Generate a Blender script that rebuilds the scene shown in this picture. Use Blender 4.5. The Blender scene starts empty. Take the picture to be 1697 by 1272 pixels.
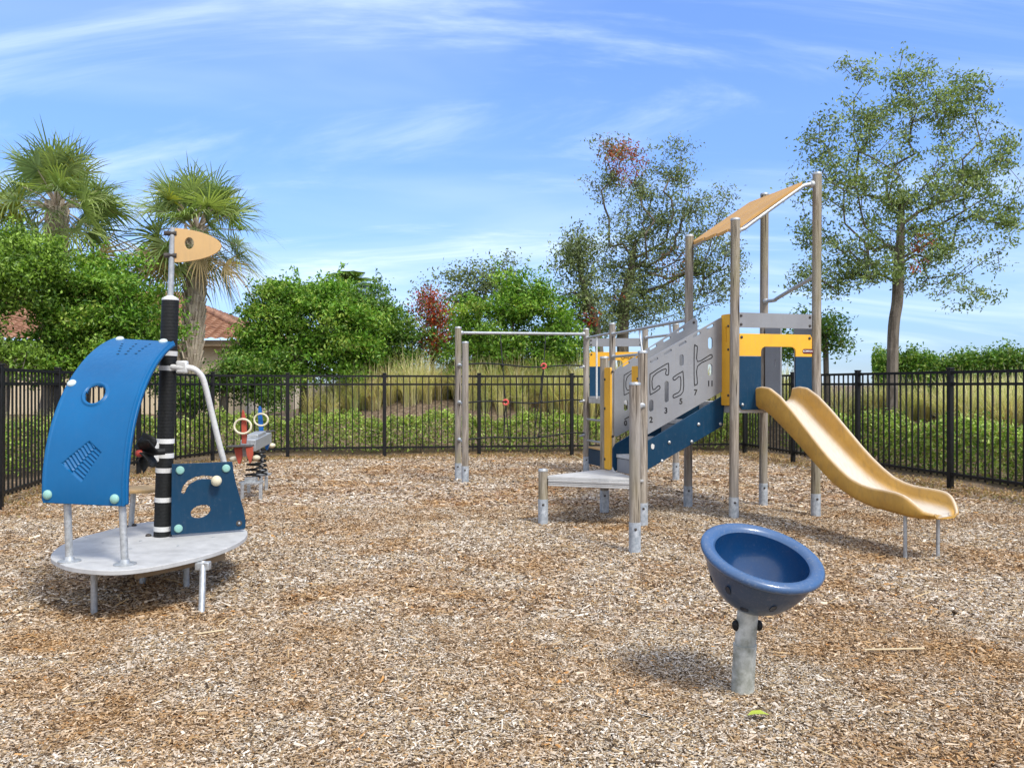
import bpy, math, random
import numpy as np
from mathutils import Vector, Matrix
from mathutils.geometry import tessellate_polygon
random.seed(7); rng = np.random.default_rng(11)
S = bpy.context.scene
COL = S.collection
R = math.radians
CH = 1.32; F = 1370.0

# ------------------------------------------------------------------ helpers
def V(*a): return Vector(a)
def gp(px, py):                       # ground point measured from the photo
    d = F*CH/(py-638.0); return Vector(((px-848.5)/F*d, d, 0))
def at(px, py, d):                    # point at a known distance
    return Vector(((px-848.5)/F*d, d, CH-(py-638.0)/F*d))
def onwall(px, py, A, B):             # (distance along wall A-B, height)
    r = (px-848.5)/F; L = math.hypot(B[0]-A[0], B[1]-A[1])
    t = (r*A[1]-A[0])/((B[0]-A[0])-r*(B[1]-A[1]))
    d = A[1]+t*(B[1]-A[1])
    return (t*L, CH-(py-638.0)/F*d)

class MB:
    def __init__(s): s.v=[]; s.f=[]; s.m=[]; s.mi=0
    def add(s, vs, fs):
        o=len(s.v); s.v.extend([tuple(v) for v in vs]); s.f.extend([tuple(i+o for i in f) for f in fs]); s.m.extend([s.mi]*len(fs)); return s
    def box(s, c, size, ax=None, az=None):
        c=Vector(c); X=Vector(ax or (1,0,0)).normalized(); Z=Vector(az or (0,0,1)).normalized(); Y=Z.cross(X).normalized(); Z=X.cross(Y)
        h=[q/2 for q in size]
        vs=[c+X*h[0]*i+Y*h[1]*j+Z*h[2]*k for i in(-1,1) for j in(-1,1) for k in(-1,1)]
        return s.add(vs,[(0,1,3,2),(4,6,7,5),(0,4,5,1),(2,3,7,6),(0,2,6,4),(1,5,7,3)])
    def tube(s, pts, r, n=14, cap=True):
        pts=[Vector(p) for p in pts]; k=len(pts)
        rs=r if isinstance(r,(list,tuple)) else [r]*k
        prev=None; vs=[]
        for i,p in enumerate(pts):
            t=(pts[min(i+1,k-1)]-pts[max(i-1,0)]).normalized()
            if prev is None:
                a=Vector((0,0,1)) if abs(t.z)<.9 else Vector((1,0,0)); a=(a-t*a.dot(t)).normalized()
            else:
                a=(prev-t*prev.dot(t)); a=a.normalized() if a.length>1e-6 else prev
            prev=a; b=t.cross(a)
            for j in range(n):
                q=2*math.pi*j/n; vs.append(p+(a*math.cos(q)+b*math.sin(q))*rs[i])
        fs=[]
        for i in range(k-1):
            for j in range(n):
                fs.append((i*n+j,i*n+(j+1)%n,(i+1)*n+(j+1)%n,(i+1)*n+j))
        if cap: fs.append(tuple(range(n-1,-1,-1))); fs.append(tuple((k-1)*n+j for j in range(n)))
        return s.add(vs,fs)
    def lathe(s, prof, o, ax=(0,0,1), n=40):
        o=Vector(o); Z=Vector(ax).normalized(); X=Z.orthogonal().normalized(); Y=Z.cross(X)
        vs=[];k=len(prof)
        for r,z in prof:
            for j in range(n):
                q=2*math.pi*j/n; vs.append(o+Z*z+(X*math.cos(q)+Y*math.sin(q))*max(r,1e-4))
        fs=[(i*n+j,i*n+(j+1)%n,(i+1)*n+(j+1)%n,(i+1)*n+j) for i in range(k-1) for j in range(n)]
        fs.append(tuple(range(n-1,-1,-1))); fs.append(tuple((k-1)*n+j for j in range(n)))
        return s.add(vs,fs)
    def plate(s, outer, holes, o, ax, ay, th):      # flat board with openings
        o=Vector(o); X=Vector(ax).normalized(); Y=Vector(ay).normalized(); N=X.cross(Y).normalized()
        loops=[outer]+list(holes)
        tris=tessellate_polygon([[Vector((p[0],p[1],0)) for p in l] for l in loops])
        flat=[p for l in loops for p in l]; n=len(flat)
        vs=[o+X*p[0]+Y*p[1]+N*(th/2) for p in flat]+[o+X*p[0]+Y*p[1]-N*(th/2) for p in flat]
        fs=[]
        for t in tris:
            a,b,c=[Vector((flat[i][0],flat[i][1],0)) for i in t]
            if (b-a).cross(c-a).z<0: t=(t[0],t[2],t[1])
            fs.append(tuple(t)); fs.append((t[0]+n,t[2]+n,t[1]+n))
        k=0
        for li,l in enumerate(loops):
            ar=sum(l[i][0]*l[(i+1)%len(l)][1]-l[(i+1)%len(l)][0]*l[i][1] for i in range(len(l)))
            for i in range(len(l)):
                a=k+i;b=k+(i+1)%len(l)
                q=(a,a+n,b+n,b) 
                if (ar<0) != (li>0): q=q[::-1]
                fs.append(q)
            k+=len(l)
        return s.add(vs,fs)
    def ball(s,c,r,n=14,sc=(1,1,1)):
        prof=[(r*math.sin(math.pi*i/10),-r*math.cos(math.pi*i/10)) for i in range(11)]
        o=len(s.v); s.lathe(prof,(0,0,0),n=n)
        c=Vector(c)
        for i in range(o,len(s.v)):
            v=s.v[i]; s.v[i]=(c.x+v[0]*sc[0],c.y+v[1]*sc[1],c.z+v[2]*sc[2])
        return s
    def build(s, name, mat, parent=None, bevel=0, ang=35, smooth=True):
        me=bpy.data.meshes.new(name); me.from_pydata(s.v,[],s.f)
        mats=mat if isinstance(mat,(list,tuple)) else [mat]
        for m in mats: me.materials.append(m)
        if len(mats)>1: me.polygons.foreach_set('material_index',s.m)
        me.update()
        if smooth:
            me.polygons.foreach_set('use_smooth',[True]*len(me.polygons)); me.set_sharp_from_angle(angle=R(ang))
        ob=bpy.data.objects.new(name,me); COL.objects.link(ob)
        if parent is not None:
            ob.parent=parent; 
            ob.matrix_parent_inverse=Matrix.Translation(abs_loc(parent)).inverted()
        if bevel:
            b=ob.modifiers.new('bevel','BEVEL'); b.width=bevel; b.segments=2; b.limit_method='ANGLE'; b.angle_limit=R(40)
        return ob
LOC={}
def abs_loc(o): return LOC.get(o.name,Vector((0,0,0)))
def thing(name,label,cat,loc,group=None):
    o=bpy.data.objects.new(name,None); COL.objects.link(o); o.empty_display_size=.2
    o.location=loc; LOC[o.name]=Vector(loc); o['label']=label; o['category']=cat
    if group:o['group']=group
    return o
def tag(o,label,cat,group=None,kind=None):
    o['label']=label; o['category']=cat
    if group:o['group']=group
    if kind:o['kind']=kind
    return o
def rrect(x0,y0,x1,y1,r,n=5):
    out=[]
    for cx,cy,a in((x1-r,y0+r,-90),(x1-r,y1-r,0),(x0+r,y1-r,90),(x0+r,y0+r,180)):
        for i in range(n+1):
            q=R(a+90*i/n); out.append((cx+r*math.cos(q),cy+r*math.sin(q)))
    return out
def ell(cx,cy,rx,ry,n=24,rot=0):
    c,s_=math.cos(rot),math.sin(rot)
    return [(cx+rx*math.cos(2*math.pi*i/n)*c-ry*math.sin(2*math.pi*i/n)*s_, cy+rx*math.cos(2*math.pi*i/n)*s_+ry*math.sin(2*math.pi*i/n)*c) for i in range(n)]
def capsule(cx,cy,L,w,ang,n=6):
    out=[];c,s_=math.cos(ang),math.sin(ang);h=L/2-w/2
    for sx,a0 in((1,-90),(-1,90)):
        for i in range(n+1):
            q=R(a0+180*i/n); x=sx*h+math.cos(q)*w/2; y=math.sin(q)*w/2
            out.append((cx+x*c-y*s_,cy+x*s_+y*c))
    return out
def smooth_curve(pts,n=6,closed=False):
    P=[Vector(p) for p in pts];out=[];k=len(P)
    rngk=range(k if closed else k-1)
    for i in rngk:
        p0=P[(i-1)%k] if closed or i>0 else P[i]; p1=P[i]; p2=P[(i+1)%k]; p3=P[(i+2)%k] if closed or i+2<k else p2
        for j in range(n):
            t=j/n; out.append(.5*((2*p1)+(p2-p0)*t+(2*p0-5*p1+4*p2-p3)*t*t+(3*p1-p0-3*p2+p3)*t**3))
    if not closed: out.append(P[-1])
    return out
def bigmesh(name,verts,faces,mat,colors=None,smooth=False,parent=None):
    """verts (n,3) float; faces (m,k) int"""
    me=bpy.data.meshes.new(name); n=len(verts); m,k=faces.shape
    me.vertices.add(n); me.vertices.foreach_set('co',np.ascontiguousarray(verts,dtype=np.float32).ravel())
    me.loops.add(m*k); me.loops.foreach_set('vertex_index',np.ascontiguousarray(faces,dtype=np.int32).ravel())
    me.polygons.add(m); me.polygons.foreach_set('loop_start',np.arange(0,m*k,k,dtype=np.int32))
    me.update(calc_edges=True)
    me.polygons.foreach_set('use_smooth',np.full(m,smooth,dtype=bool))
    if colors is not None:
        a=me.attributes.new('tint','FLOAT_COLOR','POINT'); c=np.ones((n,4),dtype=np.float32); c[:,:3]=colors; a.data.foreach_set('color',c.ravel())
    me.materials.append(mat)
    ob=bpy.data.objects.new(name,me); COL.objects.link(ob)
    if parent is not None:
        ob.parent=parent; ob.matrix_parent_inverse=Matrix.Translation(abs_loc(parent)).inverted()
    return ob

# ------------------------------------------------------------------ materials
class NT:
    def __init__(s,name):
        s.mat=bpy.data.materials.new(name); s.mat.use_nodes=True; s.t=s.mat.node_tree; s.b=s.t.nodes['Principled BSDF']; s.out=s.t.nodes['Material Output']
    def n(s,ty,**kw):
        nd=s.t.nodes.new(ty)
        for k,v in kw.items(): setattr(nd,k,v)
        return nd
    def l(s,a,b): s.t.links.new(a,b)
    def coord(s,kind='Object',scale=(1,1,1)):
        if kind=='Position': o=s.n('ShaderNodeNewGeometry').outputs['Position']
        else: o=s.n('ShaderNodeTexCoord').outputs[kind]
        m=s.n('ShaderNodeMapping'); m.inputs['Scale'].default_value=scale; s.l(o,m.inputs['Vector']); return m.outputs[0]
    def noise(s,vec,scale,detail=4,rough=.55,dist=0):
        t=s.n('ShaderNodeTexNoise'); t.inputs['Scale'].default_value=scale; t.inputs['Detail'].default_value=detail; t.inputs['Roughness'].default_value=rough; t.inputs['Distortion'].default_value=dist
        s.l(vec,t.inputs['Vector']); return t.outputs['Fac']
    def ramp(s,fac,stops):
        r=s.n('ShaderNodeValToRGB'); e=r.color_ramp.elements
        while len(e)<len(stops): e.new(.5)
        for i,(p,c) in enumerate(stops): e[i].position=p; e[i].color=(*c,1) if len(c)==3 else c
        s.l(fac,r.inputs[0]); return r.outputs[0]
    def mix(s,fac,a,b,mode='MIX'):
        m=s.n('ShaderNodeMix',data_type='RGBA',blend_type=mode)
        for i,x in((0,fac),(6,a),(7,b)):
            if isinstance(x,(int,float)): m.inputs[i].default_value=x
            elif isinstance(x,tuple): m.inputs[i].default_value=(*x,1)
            else: s.l(x,m.inputs[i])
        return m.outputs[2]
    def bump(s,h,st=.3,dist=.01):
        b=s.n('ShaderNodeBump'); b.inputs['Strength'].default_value=st; b.inputs['Distance'].default_value=dist
        s.l(h,b.inputs['Height']); s.l(b.outputs[0],s.b.inputs['Normal'])
    def set(s,color=None,rough=None,metal=None,spec=None,coat=None):
        for k,v in(('Base Color',color),('Roughness',rough),('Metallic',metal),('Specular IOR Level',spec),('Coat Weight',coat)):
            if v is None: continue
            if isinstance(v,(int,float)): s.b.inputs[k].default_value=v
            elif isinstance(v,tuple): s.b.inputs[k].default_value=(*v,1)
            else: s.l(v,s.b.inputs[k])
        return s
def board_mat(name,c,c2=None,rough=.45,spots=.15,streak=.22):
    m=NT(name); v=m.coord('Position'); c2=c2 or tuple(x*.72 for x in c)
    n1=m.noise(v,3,5,.6); n2=m.noise(v,35,4,.7); n3=m.noise(m.coord('Position',(9,9,1.4)),4,4,.7)
    f=m.ramp(n1,[(.35,(0,0,0)),(.7,(1,1,1))])
    col=m.mix(f,c,c2)
    col=m.mix(m.ramp(n2,[(.58,(0,0,0)),(.75,(spots,)*3)]),col,(.5,.48,.42))
    col=m.mix(m.ramp(n3,[(.5,(0,0,0)),(.8,(streak,)*3)]),col,(.22,.2,.15))
    m.set(col,m.ramp(n2,[(.3,(rough-.05,)*3),(.7,(rough+.15,)*3)]),spec=.28); m.bump(n2,.08,.003); return m.mat
M={}
M['grey']=board_mat('grey_board',(.255,.265,.275),(.215,.22,.23))
M['yellow']=board_mat('yellow_board',(.80,.43,.035),(.70,.36,.03),spots=.06)
M['navy']=board_mat('navy_board',(.003,.040,.088),(.003,.033,.072),rough=.4,spots=.05,streak=.06)
M['blue']=board_mat('blue_plastic',(.002,.108,.275),(.002,.090,.235),rough=.36,spots=.02,streak=.03)
M['darkline']=board_mat('dark_engraving',(.012,.012,.013))
M['tan']=board_mat('tan_board',(.60,.39,.17),(.54,.35,.15),rough=.5,spots=.12)
M['keel']=board_mat('brown_board',(.30,.22,.13),rough=.6)
M['cream']=board_mat('cream_plastic',(.72,.66,.47),rough=.45)
M['mint']=board_mat('mint_cap',(.27,.50,.43),(.22,.43,.37),rough=.4)
M['palecap']=board_mat('pale_cap',(.62,.72,.68),rough=.4)
M['white']=board_mat('white_rubber',(.72,.72,.69),rough=.6)
M['red']=board_mat('red_board',(.42,.075,.04),(.34,.06,.035),rough=.5)
M['red2']=board_mat('red_knob',(.55,.06,.04),rough=.4)
M['riderblue']=board_mat('rider_blue',(.01,.14,.48),rough=.4)
M['rope']=board_mat('black_rope',(.02,.02,.022),rough=.85)
M['pink']=board_mat('red_ring',(.75,.12,.10),rough=.4)
M['bolt']=board_mat('dark_bolt',(.06,.052,.045),rough=.5)
M['roofboard']=board_mat('roof_board',(.50,.285,.085),(.42,.235,.07),rough=.55)
M['plum']=board_mat('maker_plate',(.12,.012,.015),rough=.4)
def rubber():
    m=NT('black_rubber'); v=m.coord('Position',(1,1,1)); n=m.noise(v,60,4,.7)
    w=m.n('ShaderNodeTexWave',wave_type='BANDS',bands_direction='Z'); w.inputs['Scale'].default_value=14; m.l(m.coord('Position'),w.inputs['Vector'])
    m.set(m.ramp(n,[(.3,(.006,.0065,.0065)),(.75,(.016,.017,.016))]),.6,spec=.28); m.bump(w.outputs['Fac'],.35,.002); return m.mat
M['rubber']=rubber()
def galv(name,c,c2,rough=.45,metal=.55,sc=45,rust=0):
    m=NT(name); v=m.coord('Position'); a=m.noise(v,sc,5,.7); b=m.noise(v,6,4,.6)
    col=m.mix(m.ramp(a,[(.35,(0,0,0)),(.68,(1,1,1))]),c,c2)
    col=m.mix(m.ramp(b,[(.5,(0,0,0)),(.75,(.5,.5,.5))]),col,tuple(x*.6 for x in c))
    m.set(col,m.ramp(a,[(.3,(rough-.1,)*3),(.7,(rough+.15,)*3)]),metal); m.bump(a,.1,.002); return m.mat
M['galv']=galv('galvanised_steel',(.36,.38,.38),(.52,.54,.54))
M['foot']=galv('zinc_footing',(.27,.31,.34),(.55,.58,.60),rough=.6,metal=.25,sc=28)
M['bowlpole']=galv('weathered_zinc',(.25,.26,.21),(.60,.61,.55),rough=.6,metal=.2,sc=16)
M['alu']=galv('aluminium',(.52,.52,.50),(.62,.62,.60),rough=.4,metal=.4,sc=80)
M['deck']=galv('deck_laminate',(.42,.42,.40),(.50,.50,.48),rough=.6,metal=0,sc=14)
M['pale']=galv('pale_metal',(.56,.56,.53),(.68,.68,.65),rough=.5,metal=.1)
def fencem():
    m=NT('black_fence_paint'); n=m.noise(m.coord('Position'),20,3); m.set(m.ramp(n,[(.3,(.005,.005,.0055)),(.7,(.010,.010,.010))]),.5,spec=.3); return m.mat
M['fence']=fencem()
def postwood():
    m=NT('weathered_post_wood'); v=m.coord('Position',(1,1,.05)); v2=m.coord('Position',(1,1,.35))
    g=m.noise(v,48,6,.75,.6); k=m.noise(m.coord('Position',(1,1,.035)),38,3,.5,.2); b=m.noise(v2,4,4,.6); gr=m.noise(m.coord('Position',(.8,.8,.4)),2.2,3)
    col=m.ramp(g,[(.32,(.11,.088,.066)),(.5,(.27,.23,.18)),(.66,(.47,.42,.35))])
    col=m.mix(m.ramp(b,[(.42,(0,0,0)),(.66,(.75,.75,.75))]),col,(.30,.28,.25))
    col=m.mix(m.ramp(gr,[(.5,(0,0,0)),(.68,(.45,.45,.45))]),col,(.22,.20,.075))
    col=m.mix(m.ramp(k,[(.33,(1,1,1)),(.39,(0,0,0))]),col,(.05,.038,.028))
    m.set(col,.85,spec=.2); m.bump(g,.8,.008); return m.mat
M['post']=postwood()
def slidem():
    m=NT('faded_slide_plastic'); a=m.n('ShaderNodeAttribute',attribute_name='wear').outputs['Fac']
    v=m.coord('Position'); n1=m.noise(v,5,5,.65); n2=m.noise(m.coord('Position',(12,2,2)),5,5,.7); n3=m.noise(v,60,3,.6)
    base=m.mix(m.ramp(n1,[(.35,(0,0,0)),(.7,(1,1,1))]),(.54,.31,.06),(.42,.235,.045))
    base=m.mix(m.ramp(n2,[(.5,(0,0,0)),(.72,(.5,.5,.5))]),base,(.27,.17,.06))
    mul=m.n('ShaderNodeMath',operation='MULTIPLY'); m.l(a,mul.inputs[0]); m.l(m.ramp(n2,[(.25,(1,1,1)),(.8,(.85,.85,.85))]),mul.inputs[1])
    sc_=m.noise(m.coord('Position',(30,1.2,1.2)),9,3,.6); bd=m.mix(m.ramp(sc_,[(.45,(0,0,0)),(.7,(.7,)*3)]),(.60,.56,.48),(.42,.37,.29))
    col=m.mix(mul.outputs[0],base,bd)
    m.set(col,m.ramp(n3,[(.3,(.46,)*3),(.7,(.62,)*3)]),spec=.35); m.bump(n3,.06,.002); return m.mat
M['slide']=slidem()
def bowlm(name,c,rough,dust=.0):
    m=NT(name); v=m.coord('Position'); n1=m.noise(v,9,5,.6); n2=m.noise(v,90,3,.6)
    col=m.mix(m.ramp(n1,[(.4,(0,0,0)),(.75,(1,1,1))]),c,tuple(x*.8+.01 for x in c))
    col=m.mix(m.ramp(n2,[(.55,(0,0,0)),(.8,(dust,)*3)]),col,(.4,.38,.33))
    m.set(col,rough,coat=.35); m.bump(n2,.06,.002); return m.mat
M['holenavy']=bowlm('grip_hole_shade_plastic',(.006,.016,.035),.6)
M['bowl']=bowlm('navy_bowl_plastic',(.003,.040,.125),.22,.05)
M['rim']=bowlm('faded_bowl_rim',(.04,.10,.215),.34,.3)
M['bowlout']=bowlm('dusty_bowl_shell',(.022,.055,.115),.5,.22)

# mulch : same patch noise for the sheet and the loose chips
def mulch(name,chips):
    m=NT(name); v=m.coord('Position')
    p1=m.noise(v,.75,4,.6,.4); p2=m.noise(v,2.6,4,.6,.3)
    add=m.n('ShaderNodeMath',operation='MULTIPLY_ADD'); m.l(p1,add.inputs[0]); add.inputs[1].default_value=.62
    sc=m.n('ShaderNodeMath',operation='MULTIPLY'); m.l(p2,sc.inputs[0]); sc.inputs[1].default_value=.38; m.l(sc.outputs[0],add.inputs[2])
    patch=m.ramp(add.outputs[0],[(.46,(0,0,0)),(.62,(1,1,1))])
    if chips:
        t=m.n('ShaderNodeAttribute',attribute_name='tint').outputs['Color']
        col=m.mix(patch,t,m.mix(1.0,t,(.80,.61,.40),'MULTIPLY'))
        n=m.noise(v,220,2); m.set(m.mix(.25,col,m.ramp(n,[(.3,(.6,.6,.6)),(.7,(1,1,1))]),'MULTIPLY'),.8,spec=.25)
    else:
        def cells(scale,rot,sq):
            tc=m.n('ShaderNodeNewGeometry').outputs['Position']; mp=m.n('ShaderNodeMapping'); mp.inputs['Rotation'].default_value=(0,0,rot); mp.inputs['Scale'].default_value=(1,sq,1); m.l(tc,mp.inputs[0])
            nz=m.n('ShaderNodeTexNoise'); nz.inputs['Scale'].default_value=9; m.l(mp.outputs[0],nz.inputs['Vector'])
            mx=m.n('ShaderNodeMix',data_type='VECTOR'); mx.inputs[0].default_value=.06; m.l(mp.outputs[0],mx.inputs[4]); m.l(nz.outputs['Color'],mx.inputs[5])
            vo=m.n('ShaderNodeTexVoronoi'); vo.inputs['Scale'].default_value=scale; vo.inputs['Randomness'].default_value=1; m.l(mx.outputs[1],vo.inputs['Vector']); return vo
        a=cells(42,.5,.38); b=cells(36,2.1,.34)
        sel=m.noise(v,30,2)
        selr=m.ramp(sel,[(.48,(0,0,0)),(.52,(1,1,1))])
        cc=m.mix(selr,a.outputs['Color'],b.outputs['Color'])
        sep=m.n('ShaderNodeSeparateColor'); m.l(cc,sep.inputs[0])
        base=m.ramp(sep.outputs[0],[(0,(.05,.03,.017)),(.2,(.18,.11,.065)),(.45,(.38,.27,.17)),(.7,(.48,.40,.32)),(.9,(.66,.58,.49)),(1,(.5,.24,.09))])
        dd=m.mix(selr,a.outputs['Distance'],b.outputs['Distance'])
        col=m.mix(patch,base,m.mix(1.0,base,(.66,.47,.29),'MULTIPLY'))
        m.set(col,.9,spec=.15); m.bump(sep.outputs[1],.9,.02)
    return m.mat
M['mulch']=mulch('wood_mulch',False); M['chip']=mulch('wood_chips',True)
def soilm():
    m=NT('leaf_litter_soil'); v=m.coord('Position'); a=m.noise(v,14,6,.75); b=m.noise(v,.8,3)
    col=m.ramp(a,[(.3,(.06,.042,.028)),(.5,(.17,.125,.085)),(.7,(.32,.25,.17))])
    m.set(col,.95,spec=.1); m.bump(a,.8,.05); return m.mat
M['soil']=soilm()
def leafm(name,trans=.3,rough=.45,spec=.4):
    m=NT(name); t=m.n('ShaderNodeAttribute',attribute_name='tint').outputs['Color']
    m.set(t,rough,spec=spec)
    tr=m.n('ShaderNodeBsdfTranslucent'); m.l(m.mix(1.0,t,(1.5,1.6,.7),'MULTIPLY'),tr.inputs[0])
    mx=m.n('ShaderNodeMixShader'); mx.inputs[0].default_value=trans; m.l(m.b.outputs[0],mx.inputs[1]); m.l(tr.outputs[0],mx.inputs[2]); m.l(mx.outputs[0],m.out.inputs[0]); return m.mat
M['leaf']=leafm('leaves'); M['blade']=leafm('grass_blades',.35,.6,.2); M['frond']=leafm('palm_leaves',.3,.42,.4)
def barkm(name,c1,c2,sx=8):
    m=NT(name); v=m.coord('Position',(1,1,.35)); a=m.noise(v,sx,6,.7,.5); m.set(m.ramp(a,[(.3,c1),(.7,c2)]),.9,spec=.15); m.bump(a,.7,.03); return m.mat
M['bark']=barkm('grey_bark',(.075,.06,.045),(.21,.18,.145)); M['palmbark']=barkm('palm_bark',(.13,.10,.075),(.40,.34,.27),5); M['boot']=barkm('palm_boots',(.26,.20,.14),(.62,.54,.42),9)
def wallm():
    m=NT('stucco'); n=m.noise(m.coord('Position'),30,4); m.set(m.ramp(n,[(.3,(.56,.46,.30)),(.7,(.62,.52,.36))]),.9); m.bump(n,.2,.005); return m.mat
M['stucco']=wallm()
def tilem():
    m=NT('clay_tile'); v=m.coord('Position',(1,1,1)); n=m.noise(v,3.5,5,.7); k=m.noise(v,14,4,.7)
    col=m.ramp(n,[(.3,(.16,.075,.045)),(.5,(.30,.15,.085)),(.7,(.42,.26,.17))]); col=m.mix(m.ramp(k,[(.5,(0,0,0)),(.7,(.6,.6,.6))]),col,(.17,.10,.07)); m.set(col,.85); return m.mat
M['tile']=tilem()

# ------------------------------------------------------------------ fence line and terrain
FP=[(-4.62,5.0),(-4.98,6.83),(-5.36,8.65),(-5.74,10.45),(-5.53,12.25),(-5.07,14.0),(-4.03,14.85),(-2.33,15.1),(-.61,15.3),(1.12,15.5),(2.85,15.75),(4.5,16.0),(4.80,14.12),(5.17,12.36),(5.62,10.6),(6.03,8.82),(6.42,7.05),(6.8,5.25)]
FPn=np.array(FP)
def outside(x,y):
    """signed distance outside the fence line (numpy)"""
    x=np.asarray(x,float);y=np.asarray(y,float)
    best=np.full(x.shape,1e9)
    for a,b in zip(FPn[:-1],FPn[1:]):
        d=b-a; t=np.clip(((x-a[0])*d[0]+(y-a[1])*d[1])/(d@d),0,1)
        best=np.minimum(best,np.hypot(x-a[0]-t*d[0],y-a[1]-t*d[1]))
    poly=np.vstack([FPn,[[30*.25+.5,-30],[-2.4,-30]]]); ins=np.zeros(x.shape,bool)
    n=len(poly);j=n-1
    for i in range(n):
        xi,yi=poly[i];xj,yj=poly[j]
        c=((yi>y)!=(yj>y))&(x<(xj-xi)*(y-yi)/((yj-yi) or 1e-9)+xi); ins^=c; j=i
    return np.where(ins,-best,best)
def terr(x,y):
    s=outside(x,y); t=np.clip((s-1.7)/1.7,0,1); h=t*t*(3-2*t)
    amp=np.where(np.asarray(x)<-4.6,.45,.92)
    amp=np.where(np.asarray(x)>-2.5,.98,.45+(.53)*np.clip((np.asarray(x)+4.6)/2.1,0,1))
    amp=np.where(np.asarray(x)>4.6,.62,amp)
    xx=np.asarray(x,float);yy=np.asarray(y,float)
    und=.012*np.sin(1.7*xx+.6*yy)+.010*np.sin(2.9*yy-1.1*xx)+.007*np.sin(5.3*xx+2.2*np.sin(2.1*yy))*np.sin(4.4*yy+1.3*np.sin(3.0*xx))-.03*np.exp(-((xx-3.2)**2+(yy-6.0)**2)/.35)-.02*np.exp(-((xx-1.0)**2+(yy-3.62)**2)/.25)
    fade=1-np.clip((yy-50)/60,0,1)
    return h*amp*fade+und-.012*np.clip(0,1,0)
def tz(x,y): return float(terr(np.array([x]),np.array([y]))[0])
# outer terrain : fine near, coarse to horizon
def grid_sheet(name,xs,ys,zf,mat,kind='structure'):
    X,Y=np.meshgrid(xs,ys); Z=zf(X,Y); nx=len(xs);ny=len(ys)
    v=np.stack([X,Y,Z],-1).reshape(-1,3)
    i=np.arange(nx*ny).reshape(ny,nx); f=np.stack([i[:-1,:-1],i[:-1,1:],i[1:,1:],i[1:,:-1]],-1).reshape(-1,4)
    o=bigmesh(name,v,f,mat,smooth=True); o['kind']=kind; return o
xs=np.concatenate([-np.geomspace(1500,14,24),np.linspace(-13.5,13.5,109),np.geomspace(14,1500,24)])
ys=np.concatenate([np.linspace(-40,4,12),np.linspace(4.5,32,111),np.geomspace(33,3000,30)])
def outer(X,Y):
    z=terr(X,Y); s=outside(X,Y); return np.where(s<-.1,z-.10,np.where(s<.35,z-.10+.10*np.clip((s+.1)/.45,0,1),z))
g=grid_sheet('ground',xs,ys,outer,M['soil'])
# mulch bed inside the fence (slightly past it)
xs2=np.linspace(-9,10,153); ys2=np.linspace(-3,17.2,163)
X,Y=np.meshgrid(xs2,ys2); s_=outside(X,Y); Z=terr(X,Y)
i=np.arange(X.size).reshape(X.shape); f=np.stack([i[:-1,:-1],i[:-1,1:],i[1:,1:],i[1:,:-1]],-1).reshape(-1,4)
ok=(s_.ravel()<.35)[f].all(1)
b=bigmesh('mulch_bed',np.stack([X,Y,Z],-1).reshape(-1,3),f[ok],M['mulch'],smooth=True); b['kind']='structure'

# loose chips ------------------------------------------------------
PAL=np.array([(.065,.042,.022),(.20,.135,.075),(.35,.25,.14),(.48,.36,.21),(.49,.41,.31),(.60,.52,.41),(.70,.63,.52),(.78,.72,.62),(.50,.28,.10)])
PW=np.array([.10,.14,.16,.15,.15,.14,.09,.05,.02])
def chips(n,yr,L,W,jt=.036):
    y0,y1=yr
    y=np.sqrt(rng.uniform(y0*y0,y1*y1,n)); x=rng.uniform(-.70,.70,n)*y
    k=outside(x,y)<.3; x=x[k];y=y[k]; n=len(x)
    z=terr(x,y)+rng.uniform(.001,.014,n)
    a=rng.uniform(0,2*math.pi,n); pit=rng.normal(0,.22,n); rol=rng.normal(0,.45,n)
    l=L*rng.lognormal(0,.45,n); w=W*rng.lognormal(0,.4,n); h=w*rng.uniform(.15,.4,n)
    base=np.array([(-1,-.8,0),(-.85,.9,0),(1,.6,0),(.9,-.9,0),(-.8,0,1),(.85,.1,1)],float)*.5
    P=base[None]*np.stack([l,w,h*2],-1)[:,None,:]; P=P+rng.normal(0,jt,P.shape)*l[:,None,None]
    # roll about x, pitch about y, yaw
    cy,sy=np.cos(rol),np.sin(rol); Yp=P[:,:,1]*cy[:,None]-P[:,:,2]*sy[:,None]; Zp=P[:,:,1]*sy[:,None]+P[:,:,2]*cy[:,None]
    cp,sp=np.cos(pit),np.sin(pit); Xp=P[:,:,0]*cp[:,None]+Zp*sp[:,None]; Zq=-P[:,:,0]*sp[:,None]+Zp*cp[:,None]
    ca,sa=np.cos(a),np.sin(a)
    v=np.stack([Xp*ca[:,None]-Yp*sa[:,None]+x[:,None],Xp*sa[:,None]+Yp*ca[:,None]+y[:,None],Zq+z[:,None]],-1).reshape(-1,3)
    o=(np.arange(n)*6)[:,None,None]
    fq=np.array([(0,1,4,4),(0,4,5,3),(1,2,5,4),(2,3,5,5)])
    # use triangles to keep it simple
    ft=np.array([(0,4,1),(0,3,5),(0,5,4),(1,4,5),(1,5,2),(2,5,3)])
    f=(ft[None]+o).reshape(-1,3)
    c=PAL[rng.choice(len(PAL),n,p=PW/PW.sum())]*rng.uniform(.8,1.2,(n,1))
    return v,f,np.repeat(c,6,0)
sets=[chips(330000,(2.3,4.6),.0150,.0050),chips(280000,(4.6,9),.0205,.0072),chips(110000,(9,16.2),.036,.013),chips(7000,(2.3,8),.040,.011,.02),chips(9000,(2.3,6),.035,.0035,.012)]
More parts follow.
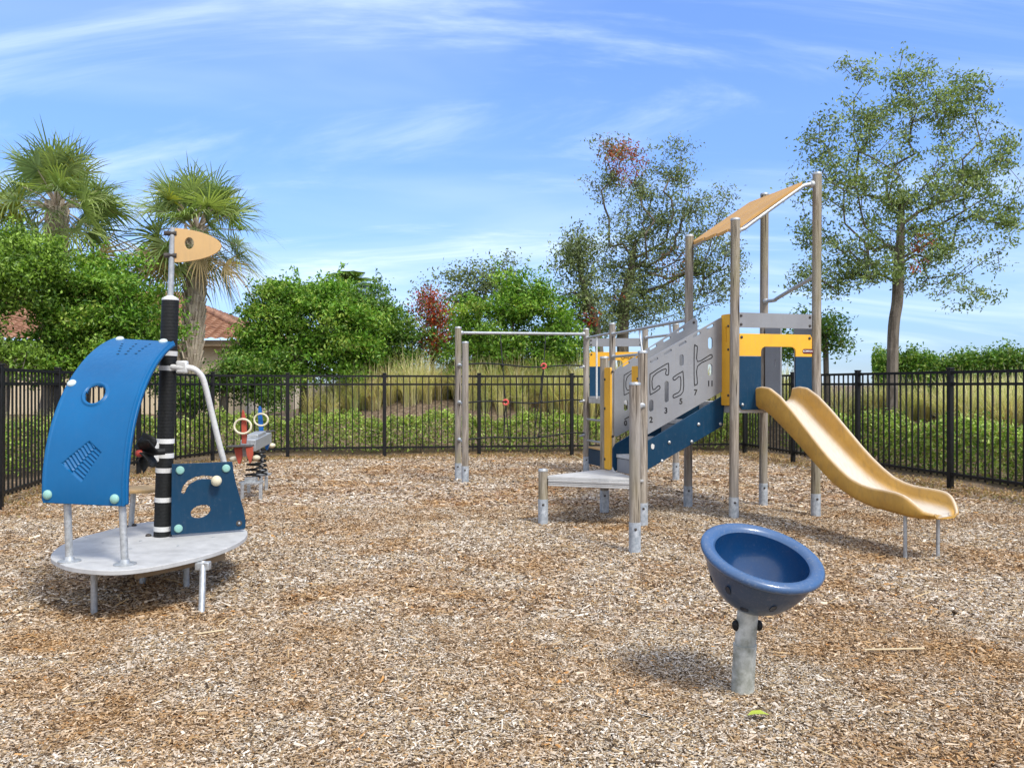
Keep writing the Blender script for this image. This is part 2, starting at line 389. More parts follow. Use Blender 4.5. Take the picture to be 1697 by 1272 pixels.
# long straws
st=chips(420,(2.4,9),.085,.0048,.006); st=(st[0]+np.array([0,0,.012]),st[1],np.tile(np.array([[.66,.52,.30]]),(len(st[2]),1))*rng.uniform(.7,1.1,(len(st[2]),1)))
sets.append(st)
vv=[];ff=[];cc=[];o=0
for v,f,c in sets: vv.append(v);ff.append(f+o);cc.append(c);o+=len(v)
ch=bigmesh('wood_chips',np.vstack(vv),np.vstack(ff),M['chip'],np.vstack(cc))
tag(ch,'loose tan and grey wood chips covering the playground floor','wood chips',kind='stuff')

# ------------------------------------------------------------------ fence
fence=thing('metal_fence','black flat-topped metal picket fence around the wood chip playground','fence',(0,15.4,0))
for (x,y) in FP:
    m=MB(); m.box((x,y,.76),(.062,.062,1.53),ax=(.97,.24,0) ); p=m.build('post',M['fence'],fence,bevel=.004)
    m=MB(); m.box((x,y,1.535),(.074,.074,.022),ax=(.97,.24,0)); m.build('cap',M['fence'],p,bevel=.005)
for a,b2 in zip(FP[:-1],FP[1:]):
    A=Vector((*a,0));B=Vector((*b2,0)); D=(B-A); L=D.length; D.normalize(); m=MB(); c=(A+B)/2
    for z,h in((1.485,.036),(1.335,.034),(.185,.034)): m.box(c+V(0,0,z),(L-.064,.030,h),ax=D)
    n=max(3,round(L/.117)); 
    for i in range(1,n):
        q=A+D*(L*i/n); m.box(q+V(0,0,.805),(.018,.0175,1.325),ax=D)
    for q in(A+D*.045,B-D*.045):
        for z in(1.485,1.335,.185): m.box(q+V(0,0,z),(.035,.042,.048),ax=D)
    m.build('picket_panel',M['fence'],fence,smooth=False)

# ------------------------------------------------------------------ vegetation builders
def leaf_arr(P,size,cols,upb=.3,asp=.45,droop=0,dirs=None):
    n=len(P)
    d=rng.normal(size=(n,3)) if dirs is None else dirs+rng.normal(size=(n,3))*.45
    d[:,2]-=droop; d/=np.linalg.norm(d,axis=1)[:,None]+1e-9
    nn=rng.normal(size=(n,3)); nn[:,2]+=upb*2.5; s=np.cross(d,nn); s/=np.linalg.norm(s,axis=1)[:,None]+1e-9
    u=np.cross(s,d)
    L=(size*rng.uniform(.65,1.3,n))[:,None]; W=L*asp/2
    base=P-d*L*.5; tip=P+d*L*.5-u*L*.08; l=P+s*W+u*W*.35; r=P-s*W+u*W*.35
    v=np.stack([base,l,tip,r],1).reshape(-1,3); o=(np.arange(n)*4)[:,None]
    f=np.concatenate([o+np.array([0,1,2]),o+np.array([0,2,3])],0)
    return v,f,np.repeat(cols,4,0)
def in_ellipsoids(E,n,shell=.5):
    E=np.array(E,float); w=(E[:,3]*E[:,4]*E[:,5])**.72; k=rng.choice(len(E),n,p=w/w.sum())
    d=rng.normal(size=(n,3)); d/=np.linalg.norm(d,axis=1)[:,None]; r=rng.uniform(0,1,n)**(shell/1.5)
    return E[k,:3]+d*r[:,None]*E[k,3:6], k
GREENS={'leafy':[(.14,.25,.03),(.21,.34,.045),(.31,.45,.08),(.07,.14,.018)],
 'bright':[(.12,.225,.025),(.18,.32,.04),(.29,.43,.07),(.05,.13,.014),(.09,.20,.016),(.14,.29,.028),(.22,.38,.05),(.28,.36,.06),(.11,.25,.02)],
 'mid':[(.08,.155,.024),(.125,.22,.035),(.20,.30,.055),(.04,.10,.015),(.07,.16,.018),(.11,.23,.03),(.24,.32,.06),(.09,.20,.02)],
 'oak':[(.13,.17,.07),(.19,.24,.10),(.09,.12,.06),(.26,.31,.13)],
 'olive':[(.15,.21,.07),(.22,.29,.10),(.10,.145,.05),(.31,.38,.14)],
 'hedge':[(.21,.32,.045),(.33,.44,.08),(.10,.18,.025),(.45,.55,.16),(.30,.26,.10)],
 'red':[(.40,.05,.025),(.50,.10,.03),(.25,.05,.03),(.30,.14,.05)],
 'brown':[(.30,.13,.05),(.38,.18,.07),(.20,.10,.05),(.12,.14,.04)]}
def limb_net(base,trunk,targets,r0,mb,rmin=.006,wig=.07):
    """limbs that leave the trunk and fork towards the crown's leaf clumps"""
    nodes=[Vector(p) for p in trunk]; par=[-1]+list(range(len(trunk)-1)); load=[0]*len(nodes)
    order=sorted(targets,key=lambda p:(Vector(p)-nodes[-1]).length if len(nodes) else 0)
    top=Vector(trunk[-1])
    for t in order:
        t=Vector(t); best=None;bd=1e9
        for i,nd in enumerate(nodes):
            if i<len(trunk)*.45: continue
            dv=t-nd; d=dv.length; hd=math.hypot(dv.x,dv.y); pen=d+1.3*max(0,.55*hd-dv.z)
            if pen<bd: bd=pen;best=i
        k=max(1,int((t-nodes[best]).length/.35)); a=nodes[best].copy(); prev=best; sag=(t-a).length*.12
        for j in range(1,k+1):
            q=j/k; p=a.lerp(t,q)+Vector((random.uniform(-1,1),random.uniform(-1,1),random.uniform(-1,1)))*wig*(.5 if j<k else 0)+V(0,0,-sag*math.sin(math.pi*q)*.6)
            nodes.append(p); par.append(prev); load.append(0); prev=len(nodes)-1
        load[prev]+=1
    for i in range(len(nodes)-1,0,-1): load[par[i]]+=load[i]
    tot=max(1,load[0])
    rad=[max(rmin,r0*(load[i]/tot)**(.45 if i<len(trunk) else .60)) for i in range(len(nodes))]
    for i in range(1,len(nodes)):
        p=par[i]; n=8 if rad[i]>.05 else (5 if rad[i]>.02 else 4)
        ra=rad[p] if p<len(trunk) and i<len(trunk) else min(rad[p],rad[i]*1.25)
        mb.tube([nodes[p],nodes[i]],[ra,rad[i]],n,cap=False)
    return nodes,rad
def tree(name,label,cat,trunk,E,nclump,nleaf,lsize,pal,r0,sig=(.22,.22,.14),shell=.9,group=None,special=(),asp=.45,upb=.3,depth_sparse=None,jit=.08,sprig=0):
    base=Vector(trunk[0]); t=thing(name,label,cat,base,group)
    T,k=in_ellipsoids(E,nclump,shell); T=T+rng.normal(0,jit,T.shape)
    T=T[T[:,2]>base.z+.25]
    mb=MB(); tr=[Vector(p) for p in smooth_curve(trunk,5)]
    limb_net(base,tr,[tuple(p) for p in T[:min(len(T),420)]],r0,mb)
    fl=MB(); fl.tube([tr[0]+V(0,0,-.25),tr[0],tr[0]+V(0,0,.12)],[r0*1.5,r0*1.35,r0*1.02],10,cap=False); mb.add(fl.v,fl.f)
    mb.build('trunk',M['bark'],t)
    n=len(T)*nleaf; c=np.repeat(np.arange(len(T)),nleaf)
    off=rng.normal(size=(n,3))*np.array(sig); P=T[c]+off
    pals=np.array(GREENS[pal]); br=rng.uniform(.8,1.2,len(T))
    pc=rng.integers(0,len(pals),len(T)); cols=pals[np.where(rng.uniform(size=n)<.45,pc[c],rng.integers(0,len(pals),n))]*br[c][:,None]*rng.uniform(.75,1.25,(n,1))
    for (sx,sy,sz,sr,pn,pr) in special:
        dd=np.linalg.norm((P-np.array([sx,sy,sz]))*np.array([1,.6,1]),axis=1)<sr
        hit=dd&(rng.uniform(size=n)<pr); q=np.array(GREENS[pn]); cols[hit]=q[rng.integers(0,len(q),hit.sum())]*rng.uniform(.8,1.2,(hit.sum(),1))
    if sprig:
        ce=T.mean(0); w=np.linalg.norm((T-ce)*np.array([1,1,1.3]),axis=1); far_=np.argsort(-w)[:int(len(T)*.55)]; sel=rng.choice(far_,sprig); SP=[];SC=[]
        for q in sel:
            dv=(T[q]-ce); dv=dv/np.linalg.norm(dv)+np.array([0,0,.55])+rng.normal(0,.3,3); dv/=np.linalg.norm(dv); L_=rng.uniform(.25,.6); k_=22
            tt=rng.uniform(.1,1,k_); SP.append(T[q]+dv*L_*tt[:,None]+rng.normal(0,.035,(k_,3))); SC.append(pals[rng.integers(0,len(pals),k_)]*rng.uniform(.9,1.3,(k_,1)))
        P=np.vstack([P]+SP); cols=np.vstack([cols]+SC)
    v,f,cc=leaf_arr(P,lsize,cols,upb,asp)
    bigmesh('crown',v,f,M['leaf'],cc,parent=t)
    return t
def xz(px,py,d): p=at(px,py,d); return p.x,p.z
def EL(px,py,d,rpx,rpy,ry=None):      # ellipsoid from measured outline at distance d
    x,z=xz(px,py,d); rx=rpx*d/F; return (x,d,z,rx,ry or rx*.85,rpy*d/F)

# right oak
d=15.2
tree('oak_tree','tall open-crowned oak rising over the fence on the right, behind the slide','tree',
 [(at(1478,600,d).x,d,tz(7.0,d)-.1),at(1480,560,d),at(1487,500,d),at(1489,450,d),at(1492,400,d),at(1494,340,d)],
 [EL(1420,440,d,105,75),EL(1560,420,d,95,75),EL(1385,300,d,75,70),EL(1600,300,d,95,80),EL(1490,330,d,120,110),EL(1440,200,d,80,65),EL(1560,190,d,85,75),EL(1500,130,d,50,60),EL(1600,150,d,55,45),EL(1420,120,d,30,35),EL(1660,360,d,50,55),EL(1340,390,d,40,55),EL(1350,470,d,45,45),EL(1620,480,d,45,35),EL(1660,240,d,40,50),EL(1350,230,d,35,35)],
 640,46,.074,'olive',.105,sig=(.11,.11,.065),shell=1.2,special=[(at(1513,410,d).x,d-.4,at(1513,410,d).z,.22,'red',.8),(at(1505,445,d).x,d-.4,at(1505,445,d).z,.16,'red',.7)],asp=.42)
# centre oaks
d=21.0
tree('oak_tree','large multi-stemmed oak with rust-red patches behind the climbing posts','tree',
 [(at(1035,600,d).x,d,tz(3,d)-.1),at(1032,560,d),at(1035,500,d),at(1046,450,d),at(1052,400,d)],
 [EL(1018,300,d,48,70),EL(1020,250,d,42,28),EL(1115,290,d,45,60),EL(1150,350,d,60,60),EL(1060,400,d,75,80),EL(1150,440,d,85,60),EL(1080,500,d,100,45),EL(1190,470,d,50,50),EL(1120,245,d,25,18),EL(1020,440,d,45,60),EL(1190,390,d,40,40),EL(1068,320,d,45,60),EL(1100,370,d,60,50),EL(1070,450,d,60,50),EL(1030,520,d,60,40),EL(1215,430,d,25,30),EL(1195,330,d,25,30)],
 640,40,.085,'oak',.15,sig=(.14,.14,.09),shell=1.1,special=[(at(1040,265,d).x,d,at(1040,265,d).z,.55,'red',.65),(at(1015,250,d).x,d,at(1015,250,d).z,.5,'brown',.5),(at(1110,445,d).x,d-.5,at(1110,445,d).z,.45,'brown',.6),(at(1035,290,d).x,d,at(1035,290,d).z,.3,'red',.7),(at(1018,495,d).x,d-.7,at(1018,495,d).z,.22,'red',.7)],asp=.42)
d=20.3
tree('oak_tree','slim leaning oak left of the large rust-patched oak','tree',
 [(at(1000,585,d).x,d,tz(2,d)-.1),at(990,550,d),at(975,500,d),at(962,450,d),at(955,400,d)],
 [EL(955,400,d,25,35),EL(960,440,d,38,45),EL(968,500,d,45,45),EL(985,540,d,35,25)],
 110,60,.09,'oak',.10,sig=(.18,.18,.13),shell=1.1,special=[(at(978,527,d).x,d-.3,at(978,527,d).z,.25,'red',.7)])
d=17.5
tree('small_tree','low dark green tree behind the slide tower, left of the right oak','tree',
 [(at(1370,600,d).x,d,tz(6.5,d)-.1),at(1368,570,d),at(1360,540,d)],
 [EL(1350,545,d,45,38),EL(1310,570,d,30,30),EL(1385,575,d,22,20)],90,55,.08,'mid',.06,sig=(.16,.16,.1))
# shrubs
def bush(name,label,d,E,nc,nl,ls,pal,base,group=None,special=(),sig=(.22,.22,.11),cat='shrub'):
    return tree(name,label,cat,[(at(base,600,d).x,d,tz(at(base,600,d).x,d)-.1),at(base+4,600,d),at(base-6,560,d)],E,int(nc*.75),int(nl*1.75),ls*.92,pal,.09,sig=(.17,.17,.085),jit=.16,sprig=int(nc*.45),shell=.6,group=group,special=special,asp=.5,upb=.45)
d=18.8
bush('large_shrub','broad bright green shrub between the flag palm and the middle of the fence',d,[EL(470,545,d,65,60),EL(520,540,d,88,68),EL(580,560,d,50,55),EL(425,515,d,25,16),EL(545,492,d,42,20),EL(470,500,d,45,26),EL(425,590,d,35,26),EL(480,600,d,60,26),EL(560,605,d,60,24)],330,85,.10,'bright',500)
d=19.8
bush('large_shrub','darker green shrub sloping down right, beside the broad bright one',d,[EL(620,540,d,65,55),EL(595,515,d,52,34),EL(655,555,d,38,32),EL(572,478,d,26,14),EL(610,595,d,70,24),EL(670,590,d,28,18)],190,85,.10,'mid',615)
d=19.5
bush('large_shrub','dense green shrub behind the top bar of the rope net',d,[EL(830,540,d,85,60),EL(880,510,d,65,42),EL(930,560,d,45,50),EL(790,560,d,45,45),EL(860,480,d,35,18),EL(905,590,d,55,28),EL(810,600,d,60,24)],260,85,.10,'bright',850)
d=21.5
tree('slender_tree','thin airy tree standing behind the net shrub','tree',
 [(at(790,600,d).x,d,tz(-1,d)-.1),at(790,560,d),at(800,500,d),at(815,460,d)],
 [EL(775,490,d,32,35),EL(815,470,d,38,32),EL(760,460,d,18,22),EL(835,445,d,15,14),EL(750,540,d,30,40)],130,38,.095,'oak',.06,sig=(.2,.2,.14),shell=1.2)
d=20.2
tree('small_tree','small tree with red autumn leaves between the green shrubs','tree',
 [(at(718,605,d).x,d,tz(-2,d)-.1),at(716,570,d),at(718,520,d),at(712,475,d)],
 [EL(718,520,d,28,35),EL(722,570,d,38,30),EL(705,490,d,18,22)],95,42,.085,'oak',.05,sig=(.16,.16,.12),shell=1.1,
 special=[(at(722,520,d).x,d-.2,at(722,520,d).z,.75,'red',.75),(at(722,565,d).x,d-.2,at(722,565,d).z,.45,'red',.6)])
d=16.6
bush('large_shrub','big glossy green shrub behind the blue sail at the left',d,[EL(150,520,d,95,70),EL(210,510,d,70,60),EL(118,560,d,58,50),EL(225,565,d,45,45),EL(160,468,d,60,22),EL(110,600,d,60,24),EL(215,600,d,60,24),EL(62,488,d,36,24)],330,90,.095,'bright',140)
d=15.4
bush('large_shrub','yellow-green shrub cut by the left edge of the photo',d,[EL(20,445,d,62,55),EL(5,490,d,40,25),EL(60,440,d,35,22),EL(-70,490,d,60,90),EL(15,590,d,45,22)],230,85,.09,'leafy',5)
d=17.9
bush('low_shrub','dark low shrub filling the gap below the tile roof behind the mast',d,[EL(350,640,d,55,32),EL(400,620,d,45,38),EL(300,650,d,40,26),EL(440,640,d,40,28)],120,80,.085,'mid',370)
# hedges
def hedge(name,label,pts,w,h,n,ls,pal='hedge',base_gap=.12,topj=.07,lump_k=1.0):
    t=thing(name,label,'hedge',(pts[0][0],pts[0][1],0))
    P=np.array(pts,float); seg=np.diff(P,axis=0); L=np.hypot(seg[:,0],seg[:,1]); k=rng.choice(len(L),n,p=L/L.sum()); q=rng.uniform(size=n)
    c=P[:-1][k]+seg[k]*q[:,None]; nrm=np.stack([-seg[k,1],seg[k,0]],1)/L[k][:,None]
    s=rng.uniform(-1,1,n); s=np.sign(s)*np.abs(s)**.5; zz=rng.uniform(0,1,n)**.75
    along=np.cumsum(np.r_[0,L])[k]+q*L[k]
    lump=1+lump_k*(.10*np.sin(along*3.1)+.07*np.sin(along*7.3+1)+.04*np.sin(along*17))
    top=rng.uniform(size=n)<.35; zz=np.where(top,rng.normal(1,.05,n),zz); s=np.where(top,rng.uniform(-1,1,n),s)
    prof=np.sqrt(np.clip(1-(.85*np.clip(zz,0,1))**4,0.1,1)); 
    xy=c+nrm*(s*w/2*prof*lump)[:,None]
    z=terr(xy[:,0],xy[:,1])+base_gap*.4+zz*h*lump*(1+rng.normal(0,topj,n)*(zz>.8))
    pp=np.array(GREENS[pal]); br=.85+.3*rng.uniform(size=200)[(along*4).astype(int)%200]
    cols=pp[rng.integers(0,len(pp),n)]*br[:,None]*rng.uniform(.75,1.25,(n,1))
    v,f,cc=leaf_arr(np.c_[xy,z],ls,cols,.4,.55); bigmesh('foliage',v,f,M['leaf'],cc,parent=t)
    m=MB(); tot=L.sum()
    for i in range(int(tot*7)):
        u=random.uniform(0,tot); j=min(len(L)-1,int(np.searchsorted(np.cumsum(L),u))); a=P[j]+seg[j]*((u-np.r_[0,np.cumsum(L)][j])/L[j]); nn=np.array([-seg[j][1],seg[j][0]])/L[j]; a=a+nn*random.uniform(-.3,.3)*w
        z0=tz(a[0],a[1]); e=(a[0]+random.uniform(-.15,.15),a[1]+random.uniform(-.15,.15),z0+h*random.uniform(.5,.9)); m.tube([(a[0],a[1],z0-.05),(a[0]+random.uniform(-.04,.04),a[1],z0+h*.3),e],[.010,.008,.004],4,cap=False)
    m.build('stems',M['bark'],t)['kind']='stuff'; return t
hedge('clipped_hedge','long low yellow-green hedge behind the far fence and its left corner',[(-8.6,6.0),(-7.4,10.5),(-6.9,13.9),(-6.0,15.6),(-4.4,16.2),(-.6,16.5),(3,16.9),(5.2,17.2)],.80,.60,56000,.058)
hedge('clipped_hedge','low green hedge outside the right-hand run of fence',[(5.75,16.4),(6.1,14.2),(6.6,12.0),(7.2,9.6),(7.9,7.0)],.85,.64,34000,.058,pal='hedge')
hedge('tall_hedge','tall dark clipped hedge on the skyline at the right',[(8.15,18.7),(10.5,17.7),(13.5,16.6)],1.3,1.14,52000,.08,pal='mid',topj=.09,lump_k=.5)
# palms ------------------------------------------------------------
def palm(name,label,bx,d,topy,cpx,nfr,rad,seed,r0=.17,ry=None,group='sabal palms rising over the shrubs at the left'):
    r_=random.Random(seed); base=V((bx-848.5)/F*d,d,tz((bx-848.5)/F*d,d)-.1); top=at(cpx,topy,d); 
    t=thing(name,label,'palm tree',base,group); H=(top-base).length
    mid=base.lerp(top,.5)+V(.05,0,0); m=MB(); line=smooth_curve([base,mid,top],8)
    m.tube(line,[r0*(1.05+.1*math.sin(i*1.3))*(1-.1*i/len(line)) for i in range(len(line))],16); tk=m.build('trunk',M['palmbark'],t)
    m=MB()
    for k in range(130):                       # old leaf bases criss-crossing the upper trunk
        q=.25+.75*(k/130); i=q*(len(line)-1); a=line[int(i)].lerp(line[min(len(line)-1,int(i)+1)],i%1); th=k*2.4; o=V(math.cos(th),math.sin(th),0); sd=V(-math.sin(th),math.cos(th),0)
        for sg in(-1,1): m.box(a+o*(r0+.02)+sd*sg*.03+V(0,0,.04),(.05,.03,.32),ax=(sd+V(0,0,sg*.0)),az=(V(0,0,1)+sd*sg*.5+o*.28))
    m.build('leaf_bases',M['boot'],tk,smooth=False)
    Vv=[];Fc=[];Cc=[];pet=MB()
    for k in range(nfr):
        el=(r_.uniform(-.65,1.15) if r_.random()<.85 else r_.uniform(-1.1,-.6)) if k>nfr*.12 else r_.uniform(.9,1.45); az=k*2.399+r_.uniform(-.3,.3)
        dirn=V(math.cos(az)*math.cos(el),math.sin(az)*math.cos(el),math.sin(el))
        pl=rad*r_.uniform(.36,.60); fl=rad*r_.uniform(.46,.64)
        p1=top+dirn*pl*.5; p2=top+dirn*pl+V(0,0,-.12*pl)
        pet.tube([top,p1,p2],[.022,.015,.010],5,cap=False)
        ax=(dirn+V(0,0,-.12)).normalized(); side=ax.cross(V(0,0,1)); side=side.normalized() if side.length>.05 else V(1,0,0); roll=r_.uniform(-1.2,1.2); up=side.cross(ax); side=(side*math.cos(roll)+up*math.sin(roll)).normalized(); up=side.cross(ax).normalized()
        dead=el<-.45 and r_.random()<.5; yel=(not dead) and r_.random()<.10
        base_c=np.array((.30,.22,.10)) if dead else (np.array((.34,.34,.05)) if yel else np.array([(.20,.28,.09),(.29,.36,.12),(.15,.21,.08)][r_.randrange(3)]))
        nl=30
        for j in range(nl):
            a=(j/(nl-1)-.5)*R(235); L=fl*(1-.28*abs(a)/2.05)*r_.uniform(.88,1.08); dv=(ax*math.cos(a)+side*math.sin(a)+up*(.18*(1-math.cos(a*2)))).normalized()
            wd=dv.cross(up); wd=(wd.normalized() if wd.length>.01 else side)*.0135
            pts=[];dr=r_.uniform(.05,.5)
            for q in(0,.35,.7,1.0):
                p=p2+dv*L*q*(1-.12*q)+V(0,0,-L*dr*q**2.4); w=wd*(.55,1.25,.8,.08)[len(pts)]
                pts.append((p+w,p-w))
            o=len(Vv)
            for a1,b1 in pts: Vv+= [tuple(a1),tuple(b1)]
            for q in range(3): Fc.append((o+2*q,o+2*q+1,o+2*q+3,o+2*q+2))
            c_=base_c*r_.uniform(.75,1.3); Cc+=[tuple(c_)]*8
    bigmesh('crown',np.array(Vv),np.array(Fc),M['frond'],np.array(Cc),parent=t); pet.build('leaf_stalks',M['boot'],t)
    return t
palm('palm_tree','sabal palm at the far left with yellowing lower fan leaves',78,17.5,345,95,64,1.92,3,group=None)
palm('palm_tree','sabal palm with a criss-cross trunk behind the tan boat flag',308,18.2,385,326,64,1.92,5,r0=.185,group=None)
def feather(label,px,py,d,seed):
    r_=random.Random(seed); c=at(px,py,d); x,z=c.x,c.z; t=thing('feather_palm',label,'palm tree',(x,d,tz(x,d)))
    m=MB(); m.tube([(x,d,tz(x,d)-.1),(x+.05,d,z*.6),(x,d,z)],[.12,.10,.09],10); m.build('trunk',M['palmbark'],t); Vv=[];Fc=[];Cc=[]
    for k in range(13):
        az=k*2.4; el=r_.uniform(.2,1.2); dv=V(math.cos(az)*math.cos(el),math.sin(az)*math.cos(el),math.sin(el)); L=1.25
        for j in range(46):
            q=.12+.88*j/46; p=c+dv*L*q+V(0,0,-.55*L*q*q)
            tg=(dv+V(0,0,-1.1*q)).normalized(); sd=tg.cross(V(0,0,1)).normalized()
            for sg in(-1,1):
                e=p+sd*sg*.34*math.sin(math.pi*min(1,q*.85+.12))+tg*.16+V(0,0,-.07); w=tg*.012; o=len(Vv)
                Vv+=[tuple(p+w),tuple(p-w),tuple(e-w*.3),tuple(e+w*.3)]; Fc.append((o,o+1,o+2,o+3)); Cc+=[(.10*r_.uniform(.7,1.2),.17*r_.uniform(.7,1.2),.03)]*4
    bigmesh('crown',np.array(Vv),np.array(Fc),M['frond'],np.array(Cc),parent=t)
feather('feathery palm top arching over the darker shrub',578,478,22.5,4)
feather('feathery palm top half hidden behind the broad bright shrub',478,492,22.5,9)

# ornamental grass ---------------------------------------------------
def grasses():
    cl=[]
    r_=random.Random(5)
    for i in range(520):
        x=r_.uniform(-4.6,7.0); y=r_.uniform(18.15,21.5); cl.append((x,y,r_.choice((.6,.75,.92,1.08))*r_.uniform(.9,1.1)))
    for i in range(230):
        y=r_.uniform(8,17.5); x=FPx(y)+r_.uniform(2.9,6.0); cl.append((x,y,r_.uniform(.6,1.0)))
    for i in range(60):
        x=r_.uniform(6,13); y=r_.uniform(17,19.5); cl.append((x,y,r_.uniform(.5,.9)))
    for i in range(40):
        y=r_.uniform(11,17); x=-7.6-r_.uniform(.6,3); cl.append((x,y,r_.uniform(.3,.5)))
    cl=np.array(cl); nb=120; n=len(cl)*nb; k=np.repeat(np.arange(len(cl)),nb)
    a=rng.uniform(0,2*math.pi,n); rr=rng.uniform(0,.12,n); sp=rng.uniform(.05,1.0,n); L=cl[k,2]*rng.uniform(.6,1.25,n)
    b=np.stack([cl[k,0]+rr*np.cos(a),cl[k,1]+rr*np.sin(a)],1); z0=terr(b[:,0],b[:,1])
    o2=rng.normal(0,.2,n); a2=a+o2
    Q=[]; ws=(.0045,.005,.0035,.001)
    for q,w in zip((0,.4,.75,1.0),ws):
        h=L*(sp*q*q*.9); z=z0+L*(q-sp*.55*q**3)
        cx=b[:,0]+h*np.cos(a2); cy=b[:,1]+h*np.sin(a2); wx=-np.sin(a2)*w; wy=np.cos(a2)*w
        Q+= [np.stack([cx+wx,cy+wy,z],1),np.stack([cx-wx,cy-wy,z],1)]
    v=np.stack(Q,1).reshape(-1,3); o=(np.arange(n)*8)[:,None]
    f=np.concatenate([o+np.array([2*q,2*q+1,2*q+3,2*q+2]) for q in range(3)],0)
    pal=np.array([(.70,.62,.35),(.60,.56,.29),(.40,.45,.19),(.76,.69,.45),(.36,.26,.14),(.48,.52,.24)])
    cp=rng.integers(0,6,len(cl)); c=pal[np.where(rng.uniform(size=n)<.5,cp[k],rng.integers(0,6,n))]*rng.uniform(.7,1.2,(n,1))
    ob=bigmesh('ornamental_grass',v,f,M['blade'],np.repeat(c,8,0)); tag(ob,'dry golden-green ornamental grass on the bank behind the fence','grass',kind='stuff')
def FPx(y): return np.interp(y,[5.25,7.05,8.82,10.6,12.36,14.12,16.0,20],[6.8,6.42,6.03,5.62,5.17,4.8,4.5,4.5])
grasses()
# leaf litter just inside the fence line
def litter():
    n=15000; k=rng.integers(2,len(FPn)-2,n); q=rng.uniform(size=n)[:,None]; p=FPn[k]*(1-q)+FPn[k+1]*q; p=p+rng.normal(0,.28,(n,2))
    z=terr(p[:,0],p[:,1])+.012+rng.uniform(0,.02,n)
    pal=np.array([(.34,.23,.12),(.46,.33,.18),(.22,.13,.07),(.32,.25,.11),(.40,.24,.12)]); v,f,c=leaf_arr(np.c_[p,z],.05,pal[rng.integers(0,5,n)],1.6,.5)
    v[:,2]=np.maximum(v[:,2],terr(v[:,0],v[:,1])+.003)
    tag(bigmesh('leaf_litter',v,f,M['leaf'],c),'brown and green fallen leaves along the foot of the fence','fallen leaves',kind='stuff')
litter()

# ------------------------------------------------------------------ house
def house():
    t=thing('house','beige stucco house with a clay barrel-tile hip roof behind the left shrubs','house',(-13,25,0))
    m=MB(); m.box((-14.2,28.0,1.55),(12.6,7.0,2.2)); m.build('wall',M['stucco'],t)
    x0,x1,y0,y1=-21.2,-7.3,24.0,32.0; ze=2.62; hr=.42*(y1-y0)/2
    def surf(nm,P,U,Wd,L,inset0,inset1):
        nu=int(L/.035); nv=26; P=Vector(P);vs=[];fs=[]
        n=Vector(U).cross(Vector(Wd)).normalized(); 
        if n.z<0:n=-n
        for j in range(nv*2+1):
            v_=(j//2+(j%2)*.92)/nv; v_=min(v_,1); w=Vector(Wd)*v_; lift=.0 if j%2==0 else .045
            for i in range(nu+1):
                u=inset0*v_+(L-(inset0+inset1)*v_)*i/nu
                vs.append(P+Vector(U)*u+w+n*(.05*abs(math.sin(u*math.pi/.30))+.045-lift))
        for j in range(nv*2):
            for i in range(nu): a=j*(nu+1)+i; fs.append((a,a+1,a+nu+2,a+nu+1))
        m=MB().add(vs,fs); return m
    h=(y1-y0)/2
    parts=[surf('f',(x0,y0,ze),(1,0,0),(0,h,hr),x1-x0,h,h),surf('r',(x1,y0,ze),(0,1,0),(-h,0,hr),y1-y0,h,h)]
    m=MB()
    for q in parts: m.add(q.v,q.f)
    m.tube([(x1,y0,ze+.08),(x1-h,y0+h,ze+hr+.08)],.11,10); m.tube([(x0+h,y0+h,ze+hr+.08),(x1-h,y0+h,ze+hr+.08)],.11,10)
    rf=m.build('roof',M['tile'],t,ang=60)
    m=MB(); m.box(((x0+x1)/2,y0+.16,ze-.09),(x1-x0-.3,.12,.14)); m.box((x1-.16,(y0+y1)/2,ze-.07),(.12,y1-y0-.2,.139)); m.build('gutter',M['keel'],rf)
    m=MB(); m.box((-19.0,24.47,2.0),(1.2,.06,1.0)); m.build('window',M['fence'],t)
house()

# ------------------------------------------------------------------ climbing structure
P1=V(2.165,8.07,0); u=V(.961,.276,0); v_=V(-.276,.961,0)
P2=P1+u*.93; P3=P2+v_*.93; P4=P1+v_*.93
Q1=V(1.215,7.68,0); Q2=Q1+v_*.93; Q0=V(.979,6.59,0); ST=V(.298,7.93,0)
R1=V(-.755,11.6,0);R2=V(-.631,11.16,0);R3=V(1.135,12.65,0);R4=V(1.42,11.7,0);R5=V(2.03,12.6,0);R6=V(2.31,11.65,0)
cf=thing('climbing_frame','wooden-post climbing frame with yellow slide, number panels and rope net','play structure',P1)
def post(p,h,foot=.24,lean=(0,0)):
    m=MB(); m.tube([(p.x,p.y,foot-.01),(p.x+lean[0]*.5,p.y,(foot+h)/2),(p.x+lean[0],p.y+lean[1],h)],.045,24); o=m.build('post',M['post'],cf)
    m=MB(); m.tube([(p.x,p.y,-.1),(p.x,p.y,foot)],.048,24); m.build('footing',M['foot'],o)
    m=MB(); m.lathe([(.0475,0),(.0475,.014),(.042,.022),(.001,.024)],(p.x+lean[0],p.y+lean[1],h-.004),n=24); m.build('cap',M['galv'],o)
    m=MB(); m.ball((p.x,p.y-.047,foot-.05),.012,10); m.build('bolt',M['bolt'],o)
for p,h in((P1,2.93),(P2,3.44),(P3,3.44),(P4,2.93),(Q1,1.62),(Q2,1.60),(Q0,1.325),(ST,.50),(R1,2.12),(R2,1.89),(R3,2.17),(R4,2.18),(R5,2.17),(R6,2.17)):
    post(p,h,.23,(.015,0) if h>2.5 else (0,0))
def bolts(pts,n,mat='bolt',r=.014,parent=cf,name='bolt'):
    for p in pts:
        m=MB(); m.lathe([(r,0),(r,.4*r),(r*.6,.75*r),(.001,.85*r)],p,n,n=14); m.build(name,M[mat],parent)
NF=(-v_).normalized()   # front normal of the tower's slide face
